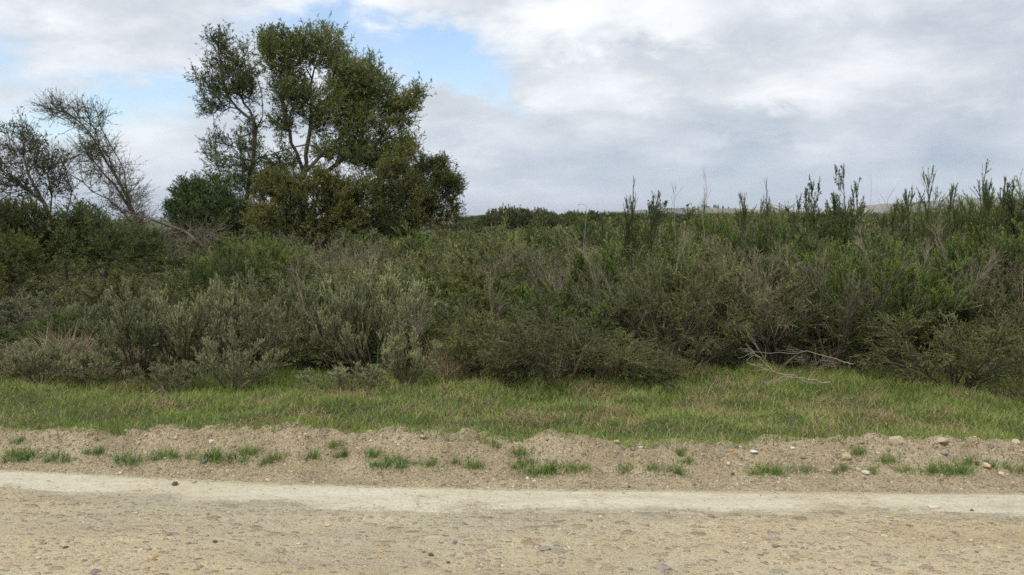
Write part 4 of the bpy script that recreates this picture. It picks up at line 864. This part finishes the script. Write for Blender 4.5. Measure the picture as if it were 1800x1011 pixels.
# left: leaning bare trees with thin leaves, blown over to the left
tree('leaning_tree', [[(262, 450), (245, 405), (225, 350), (195, 295), (165, 240), (130, 205), (95, 190)], [(232, 370), (205, 330), (150, 270), (110, 240)], [(225, 350), (215, 290), (185, 240), (155, 175)], [(240, 395), (185, 350), (120, 310), (80, 260)], [(205, 310), (170, 230), (120, 180)]],
     [(120, 200, 40, 26), (155, 210, 30, 35), (175, 255, 36, 40), (205, 310, 40, 40), (150, 280, 45, 40), (215, 350, 40, 40), (95, 190, 20, 16), (240, 375, 30, 30)],
     14.5, 'bare leaning tree with feathery twigs blown to the left', 260, 'brown', bark='twig', seed=9, r_trunk=.036, per=(6, 2), leaf=(.045, .011), twig=.30, wind=(-.28, 0, .05), up=.12, depth=.9)
tree('leaning_tree', [[(120, 470), (105, 410), (75, 350), (50, 300), (25, 250)], [(90, 380), (95, 320), (75, 270)], [(80, 360), (30, 320), (-10, 280)], [(110, 420), (125, 350), (110, 300)]],
     [(30, 235, 30, 20), (20, 280, 45, 35), (60, 260, 26, 28), (85, 290, 34, 28), (30, 330, 55, 30), (100, 330, 40, 30), (-30, 300, 40, 45)],
     14, 'thinly leaved tree at the far left edge', 280, 'brown', bark='twig', seed=10, r_trunk=.035, per=(5, 4), leaf=(.05, .014), twig=.26, wind=(-.25, 0, .1), depth=.9, tone=.3)
tree('fallen_tree', [[(405, 445), (360, 425), (310, 405), (275, 388), (240, 375), (215, 385)], [(330, 412), (360, 400), (390, 405)], [(300, 402), (330, 420), (350, 440)], [(250, 378), (235, 400), (238, 430)]],
     [(340, 425, 50, 20), (365, 410, 35, 14), (300, 420, 40, 18), (250, 385, 30, 18)], 14, 'bent dead tree with an arched limb reaching left', 90, 'wattle', bark='twig', seed=12, r_trunk=.035, per=(6, 0), twig=.35, cat='dead tree', up=-.1)
tree('olive_bush', [[(60, 480), (60, 440), (60, 400)], [(60, 440), (20, 400)]], [(30, 375, 55, 30), (60, 405, 70, 36), (10, 395, 50, 36), (40, 430, 90, 40), (-40, 400, 50, 50)], 13, 'olive green bush at the far left below the thin tree', 300, 'olive', seed=13, r_trunk=.04, per=(6, 10), leaf=(.045, .013), twig=.2, cat='bush', depth=1, lname='foliage', tone=.26)
tree('olive_bush', [[(190, 480), (190, 440), (195, 400)], [(190, 440), (150, 400)]], [(150, 385, 50, 26), (190, 412, 60, 34), (140, 415, 50, 38), (250, 435, 50, 34), (190, 435, 100, 35)], 13.3, 'dark olive bush below the leaning bare tree', 300, 'wattle', seed=14, tone=.24, r_trunk=.04, per=(6, 8), leaf=(.045, .013), twig=.2, cat='bush', depth=1, lname='foliage')
tree('olive_bush', [[(20, 520), (20, 480), (15, 440)]], [(15, 445, 50, 35), (10, 480, 60, 30)], 11.2, 'small yellowish leafy bush at the far left edge', 120, 'olive', seed=15, r_trunk=.03, per=(6, 10), leaf=(.04, .013), twig=.18, cat='bush', depth=1, lname='foliage', tone=.62)

# far thicket: clumps of bush on the plain, out to the foot of the hills
def far_bush(seed, n=900):
    global rng; rng = np.random.default_rng(seed); r = rng
    c = nrm(r.normal(0, 1, (7, 3))) * [1.1, .8, .25] * r.uniform(.3, 1, (7, 1)) + [0, 0, .62]; k = r.integers(0, 7, n); v = nrm(r.normal(0, 1, (n, 3))); p = c[k] + v * r.uniform(.25, .5, 7)[k][:, None] * r.uniform(.8, 1.1, (n, 1)); p[:, 2] = np.maximum(p[:, 2], .02)
    P = walk(p, nrm(v + [0, 0, .7]), r.uniform(.08, .2, n), 3, .2, .15)
    st = fan(7, 50, .8, K=5, r=r)
    root = plant('distant_bush', [tubes(st, .05, .02, 4, .4)], [leaves(P, 12, .085, .040, 0, 1, 40, tri=False, tone=.5, tv=.5, fold=.1, r=r)], M['bark'], M['thicket']); return root
FB = [far_bush(s) for s in (201, 202, 203, 204)]
used = [False] * 4; pick = random.Random(33)
def put_far(x, Y, top, w, label, group):
    i = pick.randrange(4)
    if used[i]: o = dup(FB[i])
    else: o = FB[i]; used[i] = True
    X = at(x, 385, Y)[0]; z0 = .22; h = at(x, top, Y)[2] - z0; o.location = (X, Y, z0 - .1); o.scale = (w / 2.4, w / 2.4, h / 1.25); o.rotation_euler = (0, 0, pick.uniform(0, 6.28)); tag(o, label, 'bush', group)
for x in np.arange(830, 1110, 13.5):      # the dark copse in the middle distance
    put_far(x + pick.uniform(-5, 5), 62 + pick.uniform(-4, 4), np.interp(x, [830, 860, 900, 940, 1000, 1060, 1110], [384, 372, 364, 368, 371, 372, 378]) + pick.uniform(-2, 3), 2.6, 'rounded bush of the dark copse, ' + region(x).replace('below', 'past'), 'bushes of the far copse')
for x in np.arange(790, 1820, 21):
    if pick.random() < .9: put_far(x, 42 + pick.uniform(-7, 7), np.interp(x, [790, 950, 1150, 1300, 1500, 1800], [392, 402, 384, 374, 378, 384]) + pick.uniform(-3, 6), 2.2, 'low bush on the plain, ' + region(x).replace('below', 'past'), 'low bushes on the plain')
for x in np.arange(800, 1820, 26):
    if pick.random() < .9: put_far(x, 28 + pick.uniform(-4, 4), np.interp(x, [790, 900, 1100, 1300, 1500, 1800], [412, 410, 398, 384, 384, 384]) + pick.uniform(-5, 8), 2.2, 'green bush behind the last rank, ' + region(x).replace('below', 'past'), 'bushes close behind the thicket')
for x in np.arange(820, 1900, 17):
    put_far(x, 190 + pick.uniform(-30, 30), np.interp(x, [820, 1300, 1500, 1800], [379, 374, 376, 374]) + pick.uniform(-1.5, 2), 8, 'tiny distant bush under the hills, ' + region(x).replace('below', 'past'), 'distant bushes below the hills')
for x in np.arange(-60, 800, 34):
    put_far(x, 34 + pick.uniform(-5, 5), 405 + pick.uniform(-5, 5), 2.8, 'bush on the plain, ' + region(x).replace('below', 'past'), 'bushes behind the trees')
# tiny trees on the far ridge
for x, t, w, sh in ((1161, 363, 5, 'tiny tree at the left end of the far ridge'), (1165, 364, 4, 'tiny bush right beside the leftmost ridge tree'), (1234, 360, 5, 'small round tree on the ridge behind the tall dead stalk'), (1240, 360, 5, 'tree touching the round one on the ridge'), (1245, 362, 8, 'wide tree at the right of the ridge trio'), (1257, 360, 8, 'dense dark tree alone on the ridge'), (1262, 361, 5, 'slim tree beside the dense dark ridge tree'), (1271, 362, 5, 'small flat topped tree on the ridge'), (1280, 364, 5, 'last small tree on the right of the ridge')):
    i = pick.randrange(4); o = dup(FB[i]); p = at(x, t, 2600); b = at(x, 369, 2600); o.name = 'ridge_tree'; o.location = b; s = w * 1.67 / 2.4; o.scale = (s, s, (p[2] - b[2]) / 1.2); tag(o, sh, 'tree', 'tiny trees on the far ridge')

for lst in PROTO.values():      # prototypes never planted
    for o, _, _, u_ in lst:
        if not u_:
            for c in list(o.children): bpy.data.objects.remove(c)
            bpy.data.objects.remove(o)
ordinals()
# air
hv = bpy.data.materials.new('haze_air'); hv.use_nodes = True; nt = hv.node_tree; nt.nodes.clear()
pv = nt.nodes.new('ShaderNodeVolumePrincipled'); pv.inputs['Color'].default_value = (.80, .88, 1, 1); pv.inputs['Density'].default_value = .00013; pv.inputs['Anisotropy'].default_value = .2
L_ = nt.nodes.new('ShaderNodeOutputMaterial'); nt.links.new(pv.outputs[0], L_.inputs['Volume'])
bx = np.array([[x, y, z] for x in (-9500, 9500) for y in (-9500, 9500) for z in (-14, 92)], float)
me = mesh_np('haze', [(bx, np.array([[0, 1, 3, 2], [4, 6, 7, 5], [0, 4, 5, 1], [2, 3, 7, 6], [0, 2, 6, 4], [1, 5, 7, 3]]))], hv)
tag(obj('haze', me), 'thin blue grey air over the plain', 'haze', kind='stuff')
